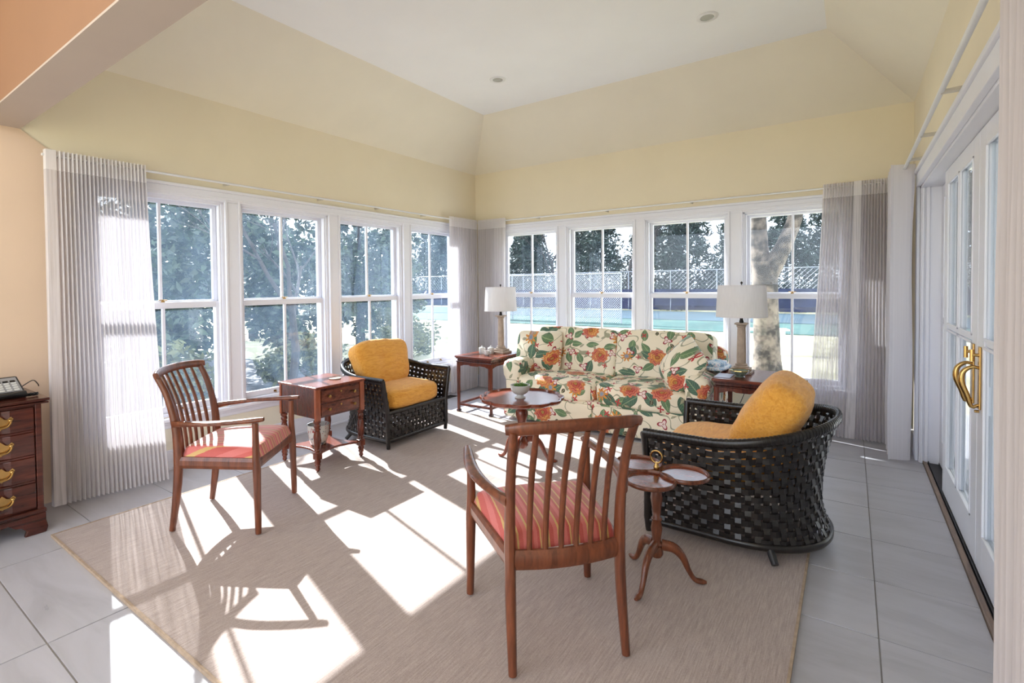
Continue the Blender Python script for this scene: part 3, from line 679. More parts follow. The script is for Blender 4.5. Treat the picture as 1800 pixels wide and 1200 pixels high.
c = MB().lathe([(.0, .0), (.044, 0), (.046, .003), (.046, .008), (.040, .0085), (.038, .006), (0, .006)], 28).build('coaster', 'stone', None, smooth=40, loc=(.86, -3.00, .6405)); tag(c, 'round brass-rimmed coaster on the sewing table top', 'coaster')
t = thing('cachepot', 'white china pot painted with flowers on the sewing table shelf', 'pot', (.80, -3.12, .1385))
MB().lathe([(.052, 0), (.058, .006), (.072, .05), (.080, .10), (.083, .145), (.086, .155), (.080, .156), (.076, .14), (.07, .06), (.0, .03)], 28).build('body', 'potprint', t, smooth=60)
MB().lathe([(.083, .150), (.088, .154), (.088, .159), (.079, .159), (.078, .152)], 28, cap=False).build('rim', 'china', t, smooth=60)

def end_table(label, loc, sx, sy):
    t = thing('end_table', label, 'side table', loc, 0, 'carved end tables'); hx, hy, H = sx/2, sy/2, .615
    MB().bx(-hx, hx, -hy, hy, H-.022, H).build('tabletop', 'mahog_h', t, bev=.006)
    MB().bx(-hx+.010, hx-.010, -hy+.010, hy-.010, H-.034, H-.022).bx(-hx+.022, hx-.022, -hy+.022, hy-.022, H-.058, H-.034).bx(-hx+.010, hx-.010, -hy+.010, hy-.010, H-.070, H-.058).build('waist_moulding', 'mahog_d', t, bev=.005)
    lw = .040
    for a in (-1, 1):
        for b in (-1, 1):
            cx, cy = a*(hx-.012-lw/2), b*(hy-.012-lw/2)
            l = MB().sweep([(cx, cy, .012), (cx, cy, .05), (cx, cy, .3), (cx, cy, H-.070)], [lw*.9, lw*.82, lw*.86, lw], None, (1, 0, 0), 8, 9).build('leg', 'mahog', t, bev=.002)
            MB().bx(cx-lw*.55, cx+lw*.55, cy-lw*.55, cy+lw*.55, 0, .026).build('hoof_foot', 'mahog_d', l, bev=.008)
    for b in (-1, 1):
        y = b*(hy-.030); L = hx-.05
        pf = [(-L, H-.070), (L, H-.070), (L, H-.118), (L-.04, H-.108), (L-.06, H-.100), (.07, H-.096), (.05, H-.104), (-.05, H-.104), (-.07, H-.096), (-L+.06, H-.100), (-L+.04, H-.108), (-L, H-.118)]
        MB().prism(pf, y-.008, y+.008, 'xz').build('apron', 'mahog', t, bev=.002)
        MB().bx(-L, L, y-.010, y+.010, .070, .094).build('stretcher', 'mahog', t, bev=.003)
    for b in (-1, 1):
        x = b*(hx-.030); L = hy-.05
        pf = [(-L, H-.070), (L, H-.070), (L, H-.118), (L-.05, H-.104), (L-.08, H-.098), (-L+.08, H-.098), (-L+.05, H-.104), (-L, H-.118)]
        MB().prism(pf, x-.008, x+.008, 'yz').build('apron', 'mahog', t, bev=.002)
        MB().bx(x-.010, x+.010, -L, L, .070, .094).build('stretcher', 'mahog', t, bev=.003)
    return t
end_table('carved mahogany end table left of the sofa in the corner', (.93, -.98, .0), .50, .64)
end_table('carved mahogany end table between the sofa and the right curtain', (3.545, -.94, .0), .45, .62)

def cabriole(par, ang, z0, r0, z1, r1, w, mat='mahog', name='leg'):
    ca, sa = math.cos(ang), math.sin(ang); e = lambda r, z: (r*ca, r*sa, z); h = z0-z1
    p = bez([e(r0, z0), e(r0+.28*(r1-r0), z0-.06*h), e(r0+.48*(r1-r0), z0-.30*h), e(r0+.60*(r1-r0), z0-.62*h), e(r0+.74*(r1-r0), z0-.88*h), e(r1-.02, z1+.012), e(r1, z1+.010)], 22)
    MB().sweep(p, lerp_list([w*1.1, w*1.15, w, w*.8, w*.72, w*.95, w*.5], 22), lerp_list([w*1.7, w*1.5, w*1.1, w*.8, w*.7, w*.75, w*.4], 22), (-sa, ca, 0), 10, 2.6).build(name, mat, par, smooth=60)
t = thing('tea_table', 'round mahogany tripod table with scalloped piecrust rim before the sofa', 'table', (2.20, -2.33, .0155))
sc = lambda a, z: 1+.060*abs(math.cos(6*a))**.8 - .035
MB().lathe([(.27, .492), (.300, .494), (.312, .505), (.312, .522), (.302, .524), (.292, .510), (.0, .508)], 120, (0, 0, 0), lambda a, z: sc(a, z)).build('tabletop', 'mahog_h', t, smooth=40)
turned([(.030, .13), (.046, .15), (.050, .18), (.040, .20), (.030, .215), (.040, .225), (.030, .235), (.028, .28), (.036, .34), (.048, .38), (.046, .41), (.030, .435), (.036, .45), (.028, .46), (.030, .48), (.08, .492)], (0, 0, 0), t, name='pedestal', n=22)
for k in range(3): cabriole(t, math.radians(-75+120*k), .20, .035, 0, .275, .036)
p = thing('planter_bowl', 'pale footed china bowl of green succulents on the round table', 'planter', (2.19, -2.335, .5245))
MB().lathe([(.040, 0), (.042, .006), (.028, .014), (.026, .024), (.050, .036), (.068, .058), (.074, .085), (.076, .098), (.070, .098), (.064, .080), (0, .078)], 26).build('bowl', 'greych', p, smooth=60)
MB().lathe([(.0, .088), (.040, .090), (.066, .082)], 18, cap=False).build('soil', 'soil', p, smooth=60)
for k in range(9):
    a = k*2.4; r = .045*math.sqrt((k+.5)/9); cx, cy = r*math.cos(a), r*math.sin(a); m = MB()
    for q in range(9):
        b = q*2.4; l = .022+.006*random.random(); el = .5+.09*q
        d = Vector((math.cos(b)*math.cos(el), math.sin(b)*math.cos(el), math.sin(el))); o = Vector((cx, cy, .086))
        m.sweep([o, o+d*l*.55, o+d*l], [.005, .011, .002], [.003, .005, .001], (-math.sin(b), math.cos(b), 0), 6, 2)
    m.build('succulent', 'succ', p, smooth=60)

t = thing('tray_stand', 'tripod stand with three small round trays and a brass ring', 'table', (3.51, -3.255, .0155))
turned([(.022, .11), (.030, .125), (.026, .15), (.020, .158), (.027, .168), (.018, .180), (.020, .20), (.026, .24), (.020, .275), (.025, .285), (.017, .295), (.020, .33), (.027, .38), (.022, .42), (.016, .45), (.020, .47), (.020, .482)], (0, 0, 0), t, 'walnut', 'pedestal', 20)
for k in range(3): cabriole(t, math.radians(-96+120*k), .165, .020, 0, .215, .030, 'walnut')
for k, a in enumerate((-86, 20, 150)):
    a = math.radians(a); c = (.118*math.cos(a), .118*math.sin(a), 0)
    tr = MB().lathe([(.0, .486), (.098, .486), (.108, .492), (.110, .502), (.105, .508), (.100, .500), (.096, .496), (0, .496)], 40, c).build('tray', 'mahog_h', t, smooth=45)
    MB().lathe([(.100, .500), (.105, .509), (.111, .502), (.108, .492)], 40, c, cap=False).build('tray_rim', 'walnut', tr, smooth=60)
MB().lathe([(.016, .482), (.018, .492), (.018, .500), (.010, .506), (.013, .516), (.014, .524), (.008, .534), (.005, .545)], 16).build('finial', 'brass', t, smooth=60)
MB().tube([(.026*math.sin(2*PI*k/24), 0, .568-.028*math.cos(2*PI*k/24)) for k in range(24)], .0045, 8, closed=True).build('ring_handle', 'brass', t, smooth=60)

# chest of drawers
t = thing('chest_of_drawers', 'dark mahogany block-front chest with brass bail handles beside the curtain', 'chest of drawers', (.255, -5.13, 0))
cw, cdp = .42, .235            # half width along y, half depth
MB().bx(-cdp, cdp-.012, -cw, cw, .125, .735).build('body', 'chest', t, bev=.003)
MB().bx(-cdp-.005, cdp+.032, -cw-.03, cw+.03, .735, .745).bx(-cdp-.005, cdp+.022, -cw-.02, cw+.02, .745, .752).bx(-cdp-.005, cdp+.036, -cw-.034, cw+.034, .750, .765).build('top', 'chest', t, bev=.005)
zs = [.145, .300, .445, .585, .725]
for k in range(4):
    z0, z1 = zs[k]+.007, zs[k+1]-.007; d_ = cdp
    pf = [(-cw+.03, d_-.02), (-cw+.03, d_+.008), (-cw+.13, d_+.008), (-cw+.16, d_-.004), (cw-.16, d_-.004), (cw-.13, d_+.008), (cw-.03, d_+.008), (cw-.03, d_-.02)]
    dr = MB().prism([(b, a) for a, b in pf], z0, z1).build('drawer', 'chest', t, bev=.004)
    for y in (-.25, .25):
        zc = (z0+z1)/2; x = d_+.008
        pl_ = [(-.055, .018), (-.045, .030), (-.030, .016), (-.018, .020), (0, .040), (.018, .020), (.030, .016), (.045, .030), (.055, .018), (.050, .0), (.030, -.010), (.016, -.028), (0, -.040), (-.016, -.028), (-.030, -.010), (-.050, .0)]
        bp = MB().prism([(y+a, zc+b) for a, b in pl_], x, x+.003, 'yz').build('backplate', 'brass', dr, bev=.001)
        MB().tube(bez([(x+.006, y-.042, zc+.010), (x+.016, y-.040, zc-.004), (x+.022, y-.024, zc-.020), (x+.024, y, zc-.024), (x+.022, y+.024, zc-.020), (x+.016, y+.040, zc-.004), (x+.006, y+.042, zc+.010)], 20), .0045, 8).build('bail_handle', 'brass', dr, smooth=60)
        for q in (-.042, .042): MB().lathe([(.009, 0), (.009, .01), (.004, .014)], 10).build('post', 'brass', dr, smooth=60).matrix_local = Matrix.Translation((x, y+q, zc+.010)) @ Matrix.Rotation(PI/2, 4, 'Y')
for y in (-cw+.012, cw-.012): MB().bx(cdp-.012, cdp+.010, y-.014, y+.014, .125, .735).build('corner_post', 'chest', t, bev=.004)
for k in range(3): MB().bx(cdp-.012, cdp+.004, -cw+.03, cw-.03, zs[k+1]-.006, zs[k+1]+.006).build('drawer_rail', 'chest', t, bev=.002)
MB().bx(-cdp, cdp+.014, -cw-.012, cw+.012, .115, .140).build('base_moulding', 'chest', t, bev=.006)
for s in (-1, 1):
    pf = [(cw+.010, .115), (cw+.010, .07), (cw+.018, .03), (cw+.010, 0), (cw-.085, 0), (cw-.075, .03), (cw-.095, .055), (cw-.12, .060), (cw-.15, .085), (cw-.18, .08), (cw-.20, .115)]
    MB().prism([(s*a, b) for a, b in pf], cdp-.018, cdp+.012, 'yz').build('bracket_foot', 'chest', t, bev=.006)
    MB().bx(cdp-.11, cdp-.018, s*(cw-.014)-.012, s*(cw-.014)+.012, 0, .115).bx(-cdp, -cdp+.09, s*(cw-.014)-.012, s*(cw-.014)+.012, 0, .115).build('bracket_foot', 'chest', t, bev=.004)
# desk phone
t = thing('desk_phone', 'black and grey desk telephone on the chest of drawers', 'telephone', (.30, -4.865, .7655), .1)
MB().prism([(-.10, 0), (.10, 0), (.105, .012), (.085, .03), (-.03, .105), (-.055, .105), (-.07, .03), (-.10, .02)], -.11, .11, 'xz').build('housing', 'black', t, bev=.004)
MB().add([(.080, -.10, .036), (.080, .10, .036), (-.022, .10, .103), (-.022, -.10, .103), (.078, -.10, .032), (.078, .10, .032), (-.024, .10, .099), (-.024, -.10, .099)], [(0, 1, 2, 3), (7, 6, 5, 4), (0, 4, 5, 1), (1, 5, 6, 2), (2, 6, 7, 3), (3, 7, 4, 0)]).build('keypad_panel', 'grey', t)
q0, qx, qy = Vector((.080, 0, .036)), Vector((-.102, 0, .067)), Vector((0, 1, 0)); nn = Vector((.067, 0, .102)).normalized()
for r in range(5):
    for k in range(6):
        p = q0+qx*(.10+r*.155)+qy*(-.078+k*.0312); a, b = qx.normalized()*.006, qy*.011
        v = [p-a-b, p-a+b, p+a+b, p+a-b]; MB().add([x for x in v]+[x+nn*.003 for x in v], [(3, 2, 1, 0), (4, 5, 6, 7), (0, 1, 5, 4), (1, 2, 6, 5), (2, 3, 7, 6), (3, 0, 4, 7)]).build('key', 'keys' if r < 4 else 'dark', t)
MB().sweep(bez([(.13, -.09, .022), (.14, -.04, .028), (.14, .04, .028), (.13, .09, .022)], 12), lerp_list([.045, .03, .03, .045], 12), lerp_list([.04, .02, .02, .04], 12), (1, 0, 0), 10, 3).build('handset', 'black', t, smooth=60)
MB().tube([(.12+.008*math.cos(k*1.3), .10+.0006*k, .012+.008*math.sin(k*1.3)) for k in range(90)], .0025, 5).build('coiled_cord', 'black', t, smooth=60)
MB().tube(bez([(-.05, .11, .02), (-.08, .17, .05), (-.14, .22, .055), (-.20, .26, .02), (-.22, .27, .004)], 20), .003, 6).build('line_cord', 'black', t, smooth=60)

# ================================================================== SOFA
t = thing('sofa', 'two-seat sofa in cream floral chintz below the back windows', 'sofa', (2.28, -.76, 0))
def fl_(mb, name, uv, **kw): return mb.build(name, 'floral', t, smooth=180, uv=uv, **kw)
SX0, SX1, SY0, SY1 = -1.02, 1.02, -.47, .46
fl_(MB().blob(SX1-SX0-.06, .86, .27, 14, 20, 0, (0, -.03, .155)), 'base', (0, 0))
for k in (-1, 1):
    MB().blob(.985, .030, .235, 16, 12, 0, (k*.500, SY0+.005, .142)).build('skirt_panel', 'floral', t, smooth=180, uv=(3.1+k, .7))
for s in (-1, 1):
    pr = [(-.085, .02), (.085, .02), (.085, .42), (.118, .47), (.125, .53), (.10, .585), (.04, .615), (-.04, .612), (-.09, .58), (-.105, .53), (-.090, .47), (-.085, .42)]
    m = MB(); n = 12; ys = [SY0+.01, SY0-.005+.03]+[SY0+.06+(SY1-.10-SY0-.06)*k/8 for k in range(9)]
    px = []
    for k, y in enumerate(ys):
        f = .86 if k == 0 else 1.0
        px.append([(s*(.905)+s*a*f*.92, y, .32+(b-.32)*f if k == 0 else b) for a, b in pr])
    m.add([p for r in px for p in r], [(i*12+j, i*12+(j+1) % 12, (i+1)*12+(j+1) % 12, (i+1)*12+j) for i in range(len(ys)-1) for j in range(12)]+[tuple(range(12)), tuple(range((len(ys)-1)*12, len(ys)*12))])
    fl_(m, 'arm', (s*4.3, 2.2))
fl_(MB().blob(2.0, .20, .74, 10, 18, 0, (0, .36, .43), None, .006, 3, Matrix.Rotation(-.12, 3, 'X')), 'back_frame', (6.4, 1.3))
for s in (-1, 1):
    fl_(MB().blob(.885, .78, .20, 7, 20, .20, (s*.436, -.085, .360), None, .010, s*4), 'seat_cushion', (8.2+s*.9, 3.1))
    fl_(MB().blob(.93, .24, .50, 11, 20, 0, (s*.462, .205, .655), None, .014, s*7, Matrix.Rotation(-.20, 3, 'X')), 'back_cushion', (1.7+s*1.6, 6.4))
def pillow(label, loc, rot, sx, sz, uv, seed, spin=None):
    t = thing('throw_pillow', label, 'pillow', loc, 0, 'floral throw pillows on the sofa')
    MB().blob(sx, sz, .19, 12, 18, .35, (0, 0, 0), .78, .008, seed, spin).build('cover', 'floral', t, smooth=180, uv=uv)
    t.rotation_euler = rot
pillow('square floral throw pillow leaning in the left corner of the sofa', (1.46, -.80, .665), (math.radians(68), 0, math.radians(14)), .50, .44, (2.4, 9.1), 3)
pillow('square floral throw pillow tipped on its corner at the right arm of the sofa', (3.02, -1.00, .655), (math.radians(62), math.radians(0), math.radians(-38)), .46, .44, (9.35, 3.2), 9, Matrix.Rotation(math.radians(-32), 3, 'Z'))
t = thing('folded_throw', 'folded blue and white cloth over the right arm of the sofa', 'cloth', (3.28, -.78, .625))
MB().blob(.17, .34, .035, 5, 12, .2, (.0, 0, .012), None, .014, 4).build('upper_fold', 'throw', t, smooth=180)
MB().blob(.15, .30, .03, 5, 12, .2, (-.03, .03, .040), None, .014, 8).build('lower_fold', 'throw', t, smooth=180)

# ================================================================== LAMPS AND SMALL THINGS
def make_lamp(label, loc, rs, rot):
    t = thing('table_lamp', label, 'lamp', loc, rot, 'column table lamps')
    MB().bx(-.088, .088, -.088, .088, 0, .022).bx(-.070, .070, -.070, .070, .022, .046).build('plinth', 'stone', t, bev=.004)
    MB().lathe([(.058, .046), (.060, .056), (.046, .064), (.050, .074), (.040, .082)], 28).build('column_base', 'stone', t, smooth=50)
    MB().lathe([(.037, .082), (.0365, .15), (.033, .33), (.031, .385)], 72, (0, 0, 0), lambda a, z: 1-.07*(abs(math.sin(8*a))**.6)).build('fluted_shaft', 'stone', t, smooth=60)
    MB().lathe([(.033, .385), (.038, .392), (.036, .400), (.046, .410)], 28).bx(-.048, .048, -.048, .048, .410, .424).build('capital', 'stone', t, bev=.003)
    MB().lathe([(.016, .424), (.018, .435), (.013, .45), (.013, .50), (.018, .51), (.018, .55)], 14).build('socket', 'dark', t, smooth=50)
    MB().tube(bez([(-.018, 0, .47), (-.06, 0, .56), (-.05, 0, .68), (0, 0, .742), (.05, 0, .68), (.06, 0, .56), (.018, 0, .47)], 24), .0025, 6).build('harp', 'oldbrass', t, smooth=60)
    sh = MB().lathe([(rs, .475), (rs*.93, .742), (rs*.93-.003, .742), (rs-.003, .475)], 48, cap=False).build('shade', 'shade', t, smooth=40)
    MB().lathe([(rs+.001, .474), (rs-.0, .484), (rs-.004, .484), (rs-.004, .474)], 48, cap=False).lathe([(rs*.93+.001, .734), (rs*.93, .743), (rs*.93-.004, .743), (rs*.93-.004, .734)], 48, cap=False).build('shade_trim', 'header', sh, smooth=40)
    m = MB()
    for k in range(3): a = k*2.094; m.tube([(0, 0, .740), (rs*.92*math.cos(a), rs*.92*math.sin(a), .738)], .002, 5)
    m.build('shade_spider', 'oldbrass', sh)
    MB().lathe([(.004, .742), (.004, .752), (.009, .758), (.009, .766), (.003, .774)], 12).build('finial', 'dark', t, smooth=60)
make_lamp('column table lamp with white drum shade on the corner end table', (1.00, -.86, .6155), .182, 0)
make_lamp('column table lamp with white drum shade beside the mottled trunk window', (3.475, -.86, .6155), .200, 0)
def jar(label, loc, r, h):
    t = thing('lidded_cup', label, 'cup', loc, 0, 'painted cups on the corner end table')
    MB().lathe([(r*.86, 0), (r*.92, .004), (r, h*.5), (r*.98, h), (r*.90, h), (r*.9, h*.4), (0, h*.3)], 22).build('cup', 'cupprint', t, smooth=60)
    MB().lathe([(r*1.0, h), (r*.9, h+.006), (r*.4, h+.014), (r*.15, h+.016), (r*.2, h+.026), (0.002, h+.030)], 22).build('lid', 'china', t, smooth=60)
jar('painted china cup with lid, left of the pair on the corner end table', (.86, -1.03, .6155), .038, .062)
jar('painted china cup with lid, right of the pair on the corner end table', (.95, -.99, .6155), .036, .062)
t = thing('creamer', 'small painted china jug in front of the two lidded cups', 'jug', (.99, -1.12, .6155))
MB().lathe([(.022, 0), (.026, .004), (.036, .02), (.036, .034), (.028, .046), (.030, .052), (.026, .052), (.024, .04), (0, .02)], 20).build('body', 'cupprint', t, smooth=60)
MB().tube(bez([(.032, 0, .038), (.052, 0, .040), (.054, 0, .022), (.034, 0, .016)], 12), .0035, 6).build('handle', 'china', t, smooth=60)
MB().sweep([(-.026, 0, .042), (-.044, 0, .054)], [.018, .010], [.012, .006], (0, 1, 0), 8, 2).build('spout', 'china', t, smooth=60)
t = thing('glass_dish', 'faceted dark green glass dish on the right end table', 'dish', (3.50, -1.09, .6155))
MB().lathe([(.034, 0), (.040, .006), (.030, .012), (.062, .030), (.082, .055), (.078, .056), (.055, .034), (0, .024)], 10).build('bowl', 'greenglass', t)
MB().lathe([(.079, .053), (.084, .055), (.083, .060), (.078, .058)], 10, cap=False).build('rim', 'brass', t)
b = MB().bx(-.06, .06, -.10, .10, 0, .004).build('notepad', 'tinge', None, bev=.002, loc=(3.385, -1.09, .6155)); tag(b, 'thin pale blue notepad at the left edge of the right end table', 'notepad')
t = thing('lamp_cord', 'thin black lamp cord hanging below the right end table', 'cord', (3.42, -.60, 0))
MB().tube(bez([(.06, -.02, .60), (.05, .03, .45), (.0, .05, .30), (-.06, .06, .16), (-.05, .40, .05), (.0, .54, .03)], 26), .003, 6).build('cable', 'black', t, smooth=60)
MB().bx(-.016, .016, .545, .572, .015, .05).build('plug', 'black', t, bev=.003)

# ================================================================== OUTDOORS
GZ = -.50
g = MB().bx(-70, 60, -40, 80, GZ-.5, GZ).build('ground', 'lawn', None, kind='structure')
MB().bx(-14, -WT-.02, -9, 1.5, GZ, GZ+.02).build('ground_shade', 'shade_ground', None, kind='structure')  # ground left of the house, coloured dark to stand in for shade
MB().bx(-WT, RX+WT+.05, -7.6, WT, GZ, -.13).build('foundation', 'siding', None, kind='structure')
MB().bx(RX+WT+.06, RX+4.5, -9, 2, GZ, -.10).build('ground_patio', 'tile', None, kind='structure')
MB().bx(7.2, 7.5, -10, 3.0, GZ, 3.6).build('wall_fill_block', 'siding', None, kind='structure')  # added wall beyond the doors, cuts the sky fill from the right
MB().bx(RX+WT+.01, 7.2, -10, 3.0, 2.75, 2.9).build('ceiling_fill_block', 'siding', None, kind='structure')  # added roof, keeps sky light off the doors and right floor
MB().bx(-30, 14, 15.5, 29.6, GZ, GZ+.03).build('ground_court', 'court', None, kind='structure')
MB().bx(-24, 9, 21, 29.0, GZ+.03, GZ+.045).build('ground_court_inner', 'courtblue', None, kind='structure')
t = thing('windscreen_fence', 'tall court fence with a dark blue windscreen across the lawn', 'fence', (0, 30, GZ))
for k in range(-10, 6):
    MB().tube([(k*3, 0, 0), (k*3, 0, 2.85)], .03, 8).build('post', 'galv', t, smooth=60)
    if k < 5: MB().grid(9, 5, lambda i, j: (k*3+i*.375, -.04+.05*math.sin(i*1.7+j), .12+1.42*j/4)).build('windscreen', 'screen', t, smooth=180)
MB().tube([(-30, 0, 2.82), (15, 0, 2.82)], .025, 6).build('top_rail', 'galv', t)
def chain(x0, x1, h, pitch, r):
    m = MB(); k = x0-h
    while k < x1:
        for s in (1, -1):
            a, b = (k, 0.0), (k+h, h)
            if a[0] < x0: a = (x0, x0-k)
            if b[0] > x1: b = (x1, x1-k)
            za, zb = (a[1], b[1]) if s > 0 else (h-a[1], h-b[1])
            m.sweep([(a[0], s*.004, za+.05), (b[0], s*.004, zb+.05)], r*2, None, (0, 1, 0), 3, 2, False)
        k += pitch
    return m
o = chain(-30, 15, 2.75, .30, .006).build('wire_mesh', 'galv', t, kind='stuff')
t = thing('chain_link_fence', 'galvanised chain-link fence section nearer than the blue windscreen', 'fence', (0, 17.5, GZ))
for x in (-14, -10.9, -7.8, -4.7): MB().tube([(x, 0, 0), (x, 0, 2.45)], .032, 8).build('post', 'galv', t, smooth=60)
MB().tube([(-14, 0, 2.42), (-4.7, 0, 2.42)], .025, 6).build('top_rail', 'galv', t)
chain(-14, -4.7, 2.35, .11, .008).build('wire_mesh', 'galv', t, kind='stuff')
t = thing('tennis_net', 'white topped tennis net standing on the blue court', 'net', (4.2, 24.5, GZ+.045))
MB().tube([(0, -3.5, 0), (0, -3.5, 1.05)], .045, 8).build('post', 'line', t, smooth=60)
MB().bx(-.01, .01, -3.5, 3.5, .93, 1.0).build('tape', 'line', t)
m = MB()
for k in range(36): m.bx(-.004, .004, -3.5+k*.2, -3.492+k*.2, .05, .93)
for k in range(5): m.bx(-.004, .004, -3.5, 3.5, .1+k*.18, .108+k*.18)
m.build('netting', 'screen', t, kind='stuff')
t = thing('garden_bench', 'small white bench on the sunny lawn past the right window', 'bench', (2.2, 9.6, GZ), .3)
for x in (-.55, .55):
    for y in (-.18, .18): MB().bx(x-.04, x+.04, y-.04, y+.04, 0, .62).build('leg', 'line', t)
for k in range(4): MB().bx(-.7, .7, -.22+k*.115, -.22+k*.115+.1, .62, .66).build('slat', 'line', t)

# trees
def leaf_mesh(n, seed, rx, rz, size, cone=False, clump=26):
    rnd = random.Random(seed); m = MB(); cs = []
    for _ in range(clump):
        while True:
            p = Vector((rnd.uniform(-1, 1), rnd.uniform(-1, 1), rnd.uniform(-1, 1)))
            if p.length < 1: break
        if cone:
            h = rnd.random()**1.2; a = rnd.random()*6.283; r = (1-h)*rx*rnd.uniform(.5, 1); cs.append((Vector((r*math.cos(a), r*math.sin(a), h*2*rz)), (1-h)*rx*.35+.15))
        else: cs.append((Vector((p.x*rx*.8, p.y*rx*.8, rz+p.z*rz*.85)), rx*rnd.uniform(.25, .42)))
    for _ in range(n):
        c, r = rnd.choice(cs); d = Vector((rnd.gauss(0, 1), rnd.gauss(0, 1), rnd.gauss(0, .8))).normalized()*r*rnd.uniform(.5, 1.0)
        p = c+d; a = Vector((rnd.gauss(0, 1), rnd.gauss(0, 1), rnd.gauss(0, .7)-(.5 if cone else 0))).normalized(); b = a.cross(Vector((rnd.gauss(0, 1), rnd.gauss(0, 1), rnd.gauss(0, 1)))).normalized()
        s = size*rnd.uniform(.6, 1.3); w = s*(.22 if cone else .42)
        m.add([p-a*s, p+b*w, p+a*s, p-b*w], [(0, 1, 2, 3)])
    return m
def mesh_of(m, mat):
    me = bpy.data.meshes.new('foliage'); me.from_pydata(m.v, [], m.f); me.materials.append(M[mat]); return me
FOL = {'A': [mesh_of(leaf_mesh(6500, s, 1.5, 2.2, .10, False, 34), 'leafA') for s in (1, 2)],
       'B': [mesh_of(leaf_mesh(9500, s, 2.6, 5.0, .25, True, 170), 'leafB') for s in (3, 4)],
       'C': [mesh_of(leaf_mesh(2500, s, .9, .55, .07, False, 16), 'leafC') for s in (5,)]}
def limbs(m, p, d, L, r, depth, rnd, spread=.5):
    e = p+d*L; mid = p+d*L*.5+Vector((rnd.gauss(0, .04), rnd.gauss(0, .04), 0))*L
    m.tube([p, mid, e], [r, r*.82, r*.62], 6 if depth > 1 else 4, False)
    if depth == 0: return
    for _ in range(3 if depth > 1 else 4):
        nd = (d+Vector((rnd.gauss(0, spread), rnd.gauss(0, spread), rnd.gauss(.1, spread*.6)))).normalized(); limbs(m, p+d*L*rnd.uniform(.6, 1), nd, L*rnd.uniform(.55, .8), r*.5, depth-1, rnd, spread)
def tree(kind, loc, label, sc=1.0, name='evergreen_tree', cat='tree', trunk=True, zs=1.0, k=0):
    t = thing(name, label, cat, (loc[0], loc[1], GZ), random.random()*6.28, 'trees and shrubs outside the windows')
    o = bpy.data.objects.new('foliage', FOL[kind][k % len(FOL[kind])]); C.objects.link(o); o.parent = t; o.scale = (sc, sc, sc*zs)
    if trunk:
        h = {'A': 3.6, 'B': 8.4, 'C': .8}[kind]*sc*zs
        MB().tube([(0, 0, 0), (.04, .02, h*.5), (0, 0, h)], [.14*sc, .10*sc, .03], 8).build('trunk', 'trunkdark', t, smooth=60)
LT = [((-6.2, -1.8), 'dense broadleaf evergreen seen through the window nearest the big sheer curtain', 1.05), ((-7.4, 1.7), 'dark holly tree filling the second window of the left wall', 1.1),
      ((-8.8, 5.3), 'tall dark evergreen seen in the third window of the left wall', 1.15), ((-5.2, -5.0), 'evergreen shrub mostly hidden behind the big sheer curtain', .8),
      ((-11.2, 8.9), 'evergreen further back in the third window of the left wall', 1.2), ((-11.4, .2), 'shaded evergreen behind the holly tree of the left wall', 1.25), ((-10.8, -4.0), 'shaded evergreen behind the tree nearest the sheer curtain', 1.25), ((-14.0, 4.6), 'far evergreen closing the gap behind the tall dark evergreen', 1.3)]
for k, (p, l, s) in enumerate(LT): tree('A', p, l, s, k=k)
BT = [((-38, 26), 'spruce beyond the lawn in the corner window of the left wall'), ((-30, 34), 'far spruce at the left end of the blue windscreen'), ((-19.8, 34), 'spruce behind the fences in the first window behind the sofa'), ((-13, 34.5), 'spruce behind the fences in the second window behind the sofa'),
      ((-6, 34.5), 'spruce behind the windscreen in the third window behind the sofa'), ((.6, 34), 'spruce directly behind the forked mottled trunk'), ((7.2, 34.5), 'spruce beside the right sheer curtain')]
for k, (p, l) in enumerate(BT): tree('B', p, l, random.uniform(.9, 1.2), name='spruce_tree', k=k)
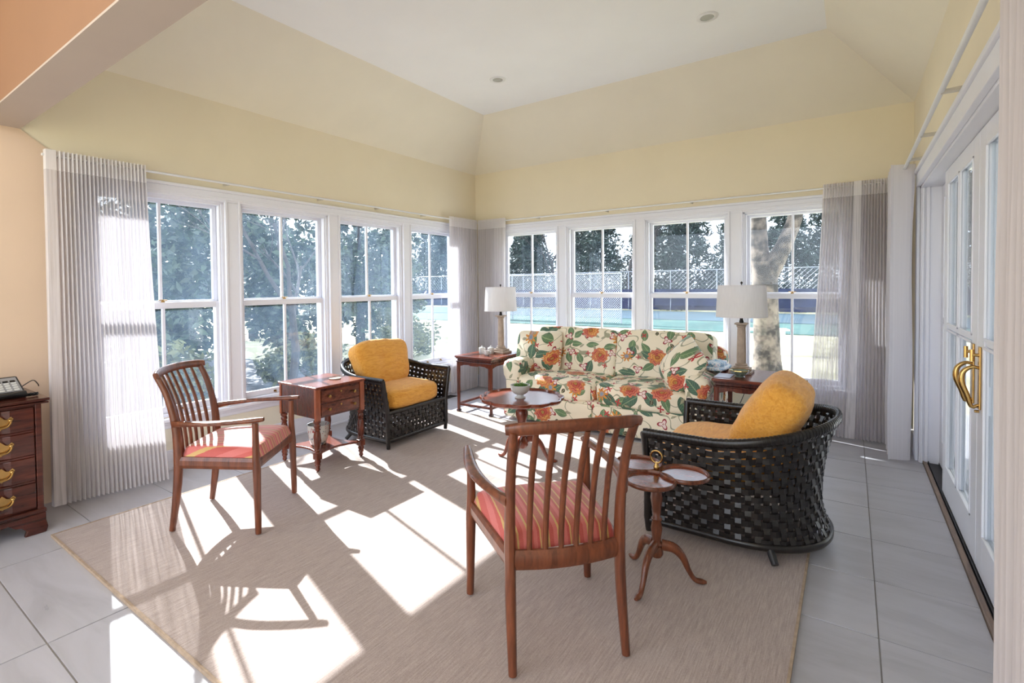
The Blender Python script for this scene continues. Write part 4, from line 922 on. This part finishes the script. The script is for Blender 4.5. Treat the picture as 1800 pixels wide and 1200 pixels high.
for k in range(13): tree('B', (-62+k*7.2+random.uniform(-.5, .5), 43.5+random.uniform(-.6, .6)), 'indistinct spruce in the far row of woodland beyond the court', random.uniform(1.1, 1.45), name='spruce_tree', k=k)
for k in range(6): tree('B', (-50+random.uniform(-1, 1), -14+k*6.8), 'indistinct spruce in the woodland far beyond the left windows', random.uniform(1.0, 1.3), name='spruce_tree', k=k)
for p, l, s in (((-3.6, -2.4), 'low yellow-green shrub under the window nearest the sheer curtain', 1.0), ((-4.4, .2), 'low yellow-green shrub under the second left window', .9), ((-5.2, 3.9), 'low shrub at the edge of the lawn under the third left window', 1.0)):
    tree('C', p, l, s, name='garden_shrub', cat='shrub', trunk=False)
def bare(loc, label, h, seed, depth=4):
    rnd = random.Random(seed); t = thing('bare_tree', label, 'tree', (loc[0], loc[1], GZ), 0, 'trees and shrubs outside the windows'); m = MB()
    limbs(m, Vector((0, 0, 0)), Vector((.03, 0, 1)).normalized(), h*.42, h*.018, depth, rnd, .45); m.build('branches', 'trunkdark', t, smooth=60)
bare((-2.9, -1.0), 'leafless branching tree just outside the first left window', 4.2, 3); bare((-14, 10), 'leafless tree on the lawn in the corner window', 7, 5); bare((-16.4, 31.8), 'leafless tree above the windscreen by the chain-link corner', 9, 8); bare((-9.6, 31.8), 'leafless tree above the windscreen left of the mottled trunk', 9, 11)
t = thing('forked_tree', 'large forked tree with mottled pale bark right outside the last back window', 'tree', (3.03, 4.4, GZ))
MB().tube(bez([(0, 0, 0), (.0, 0, .6), (-.02, 0, 1.4), (-.04, 0, 1.95), (-.06, .0, 2.25)], 16), lerp_list([.30, .215, .20, .21, .20], 16), 18, False).build('trunk', 'bark', t, smooth=80)
MB().tube(bez([(-.05, 0, 1.95), (-.12, .0, 2.35), (-.16, .05, 2.9), (-.20, .1, 4.6)], 16), lerp_list([.17, .165, .15, .09], 16), 14, False).build('limb', 'bark', t, smooth=80)
MB().tube(bez([(-.02, 0, 1.9), (.12, -.02, 2.22), (.30, -.04, 2.62), (.46, .0, 3.2), (.60, .1, 4.6)], 16), lerp_list([.15, .15, .125, .11, .07], 16), 14, False).build('limb', 'bark', t, smooth=80)
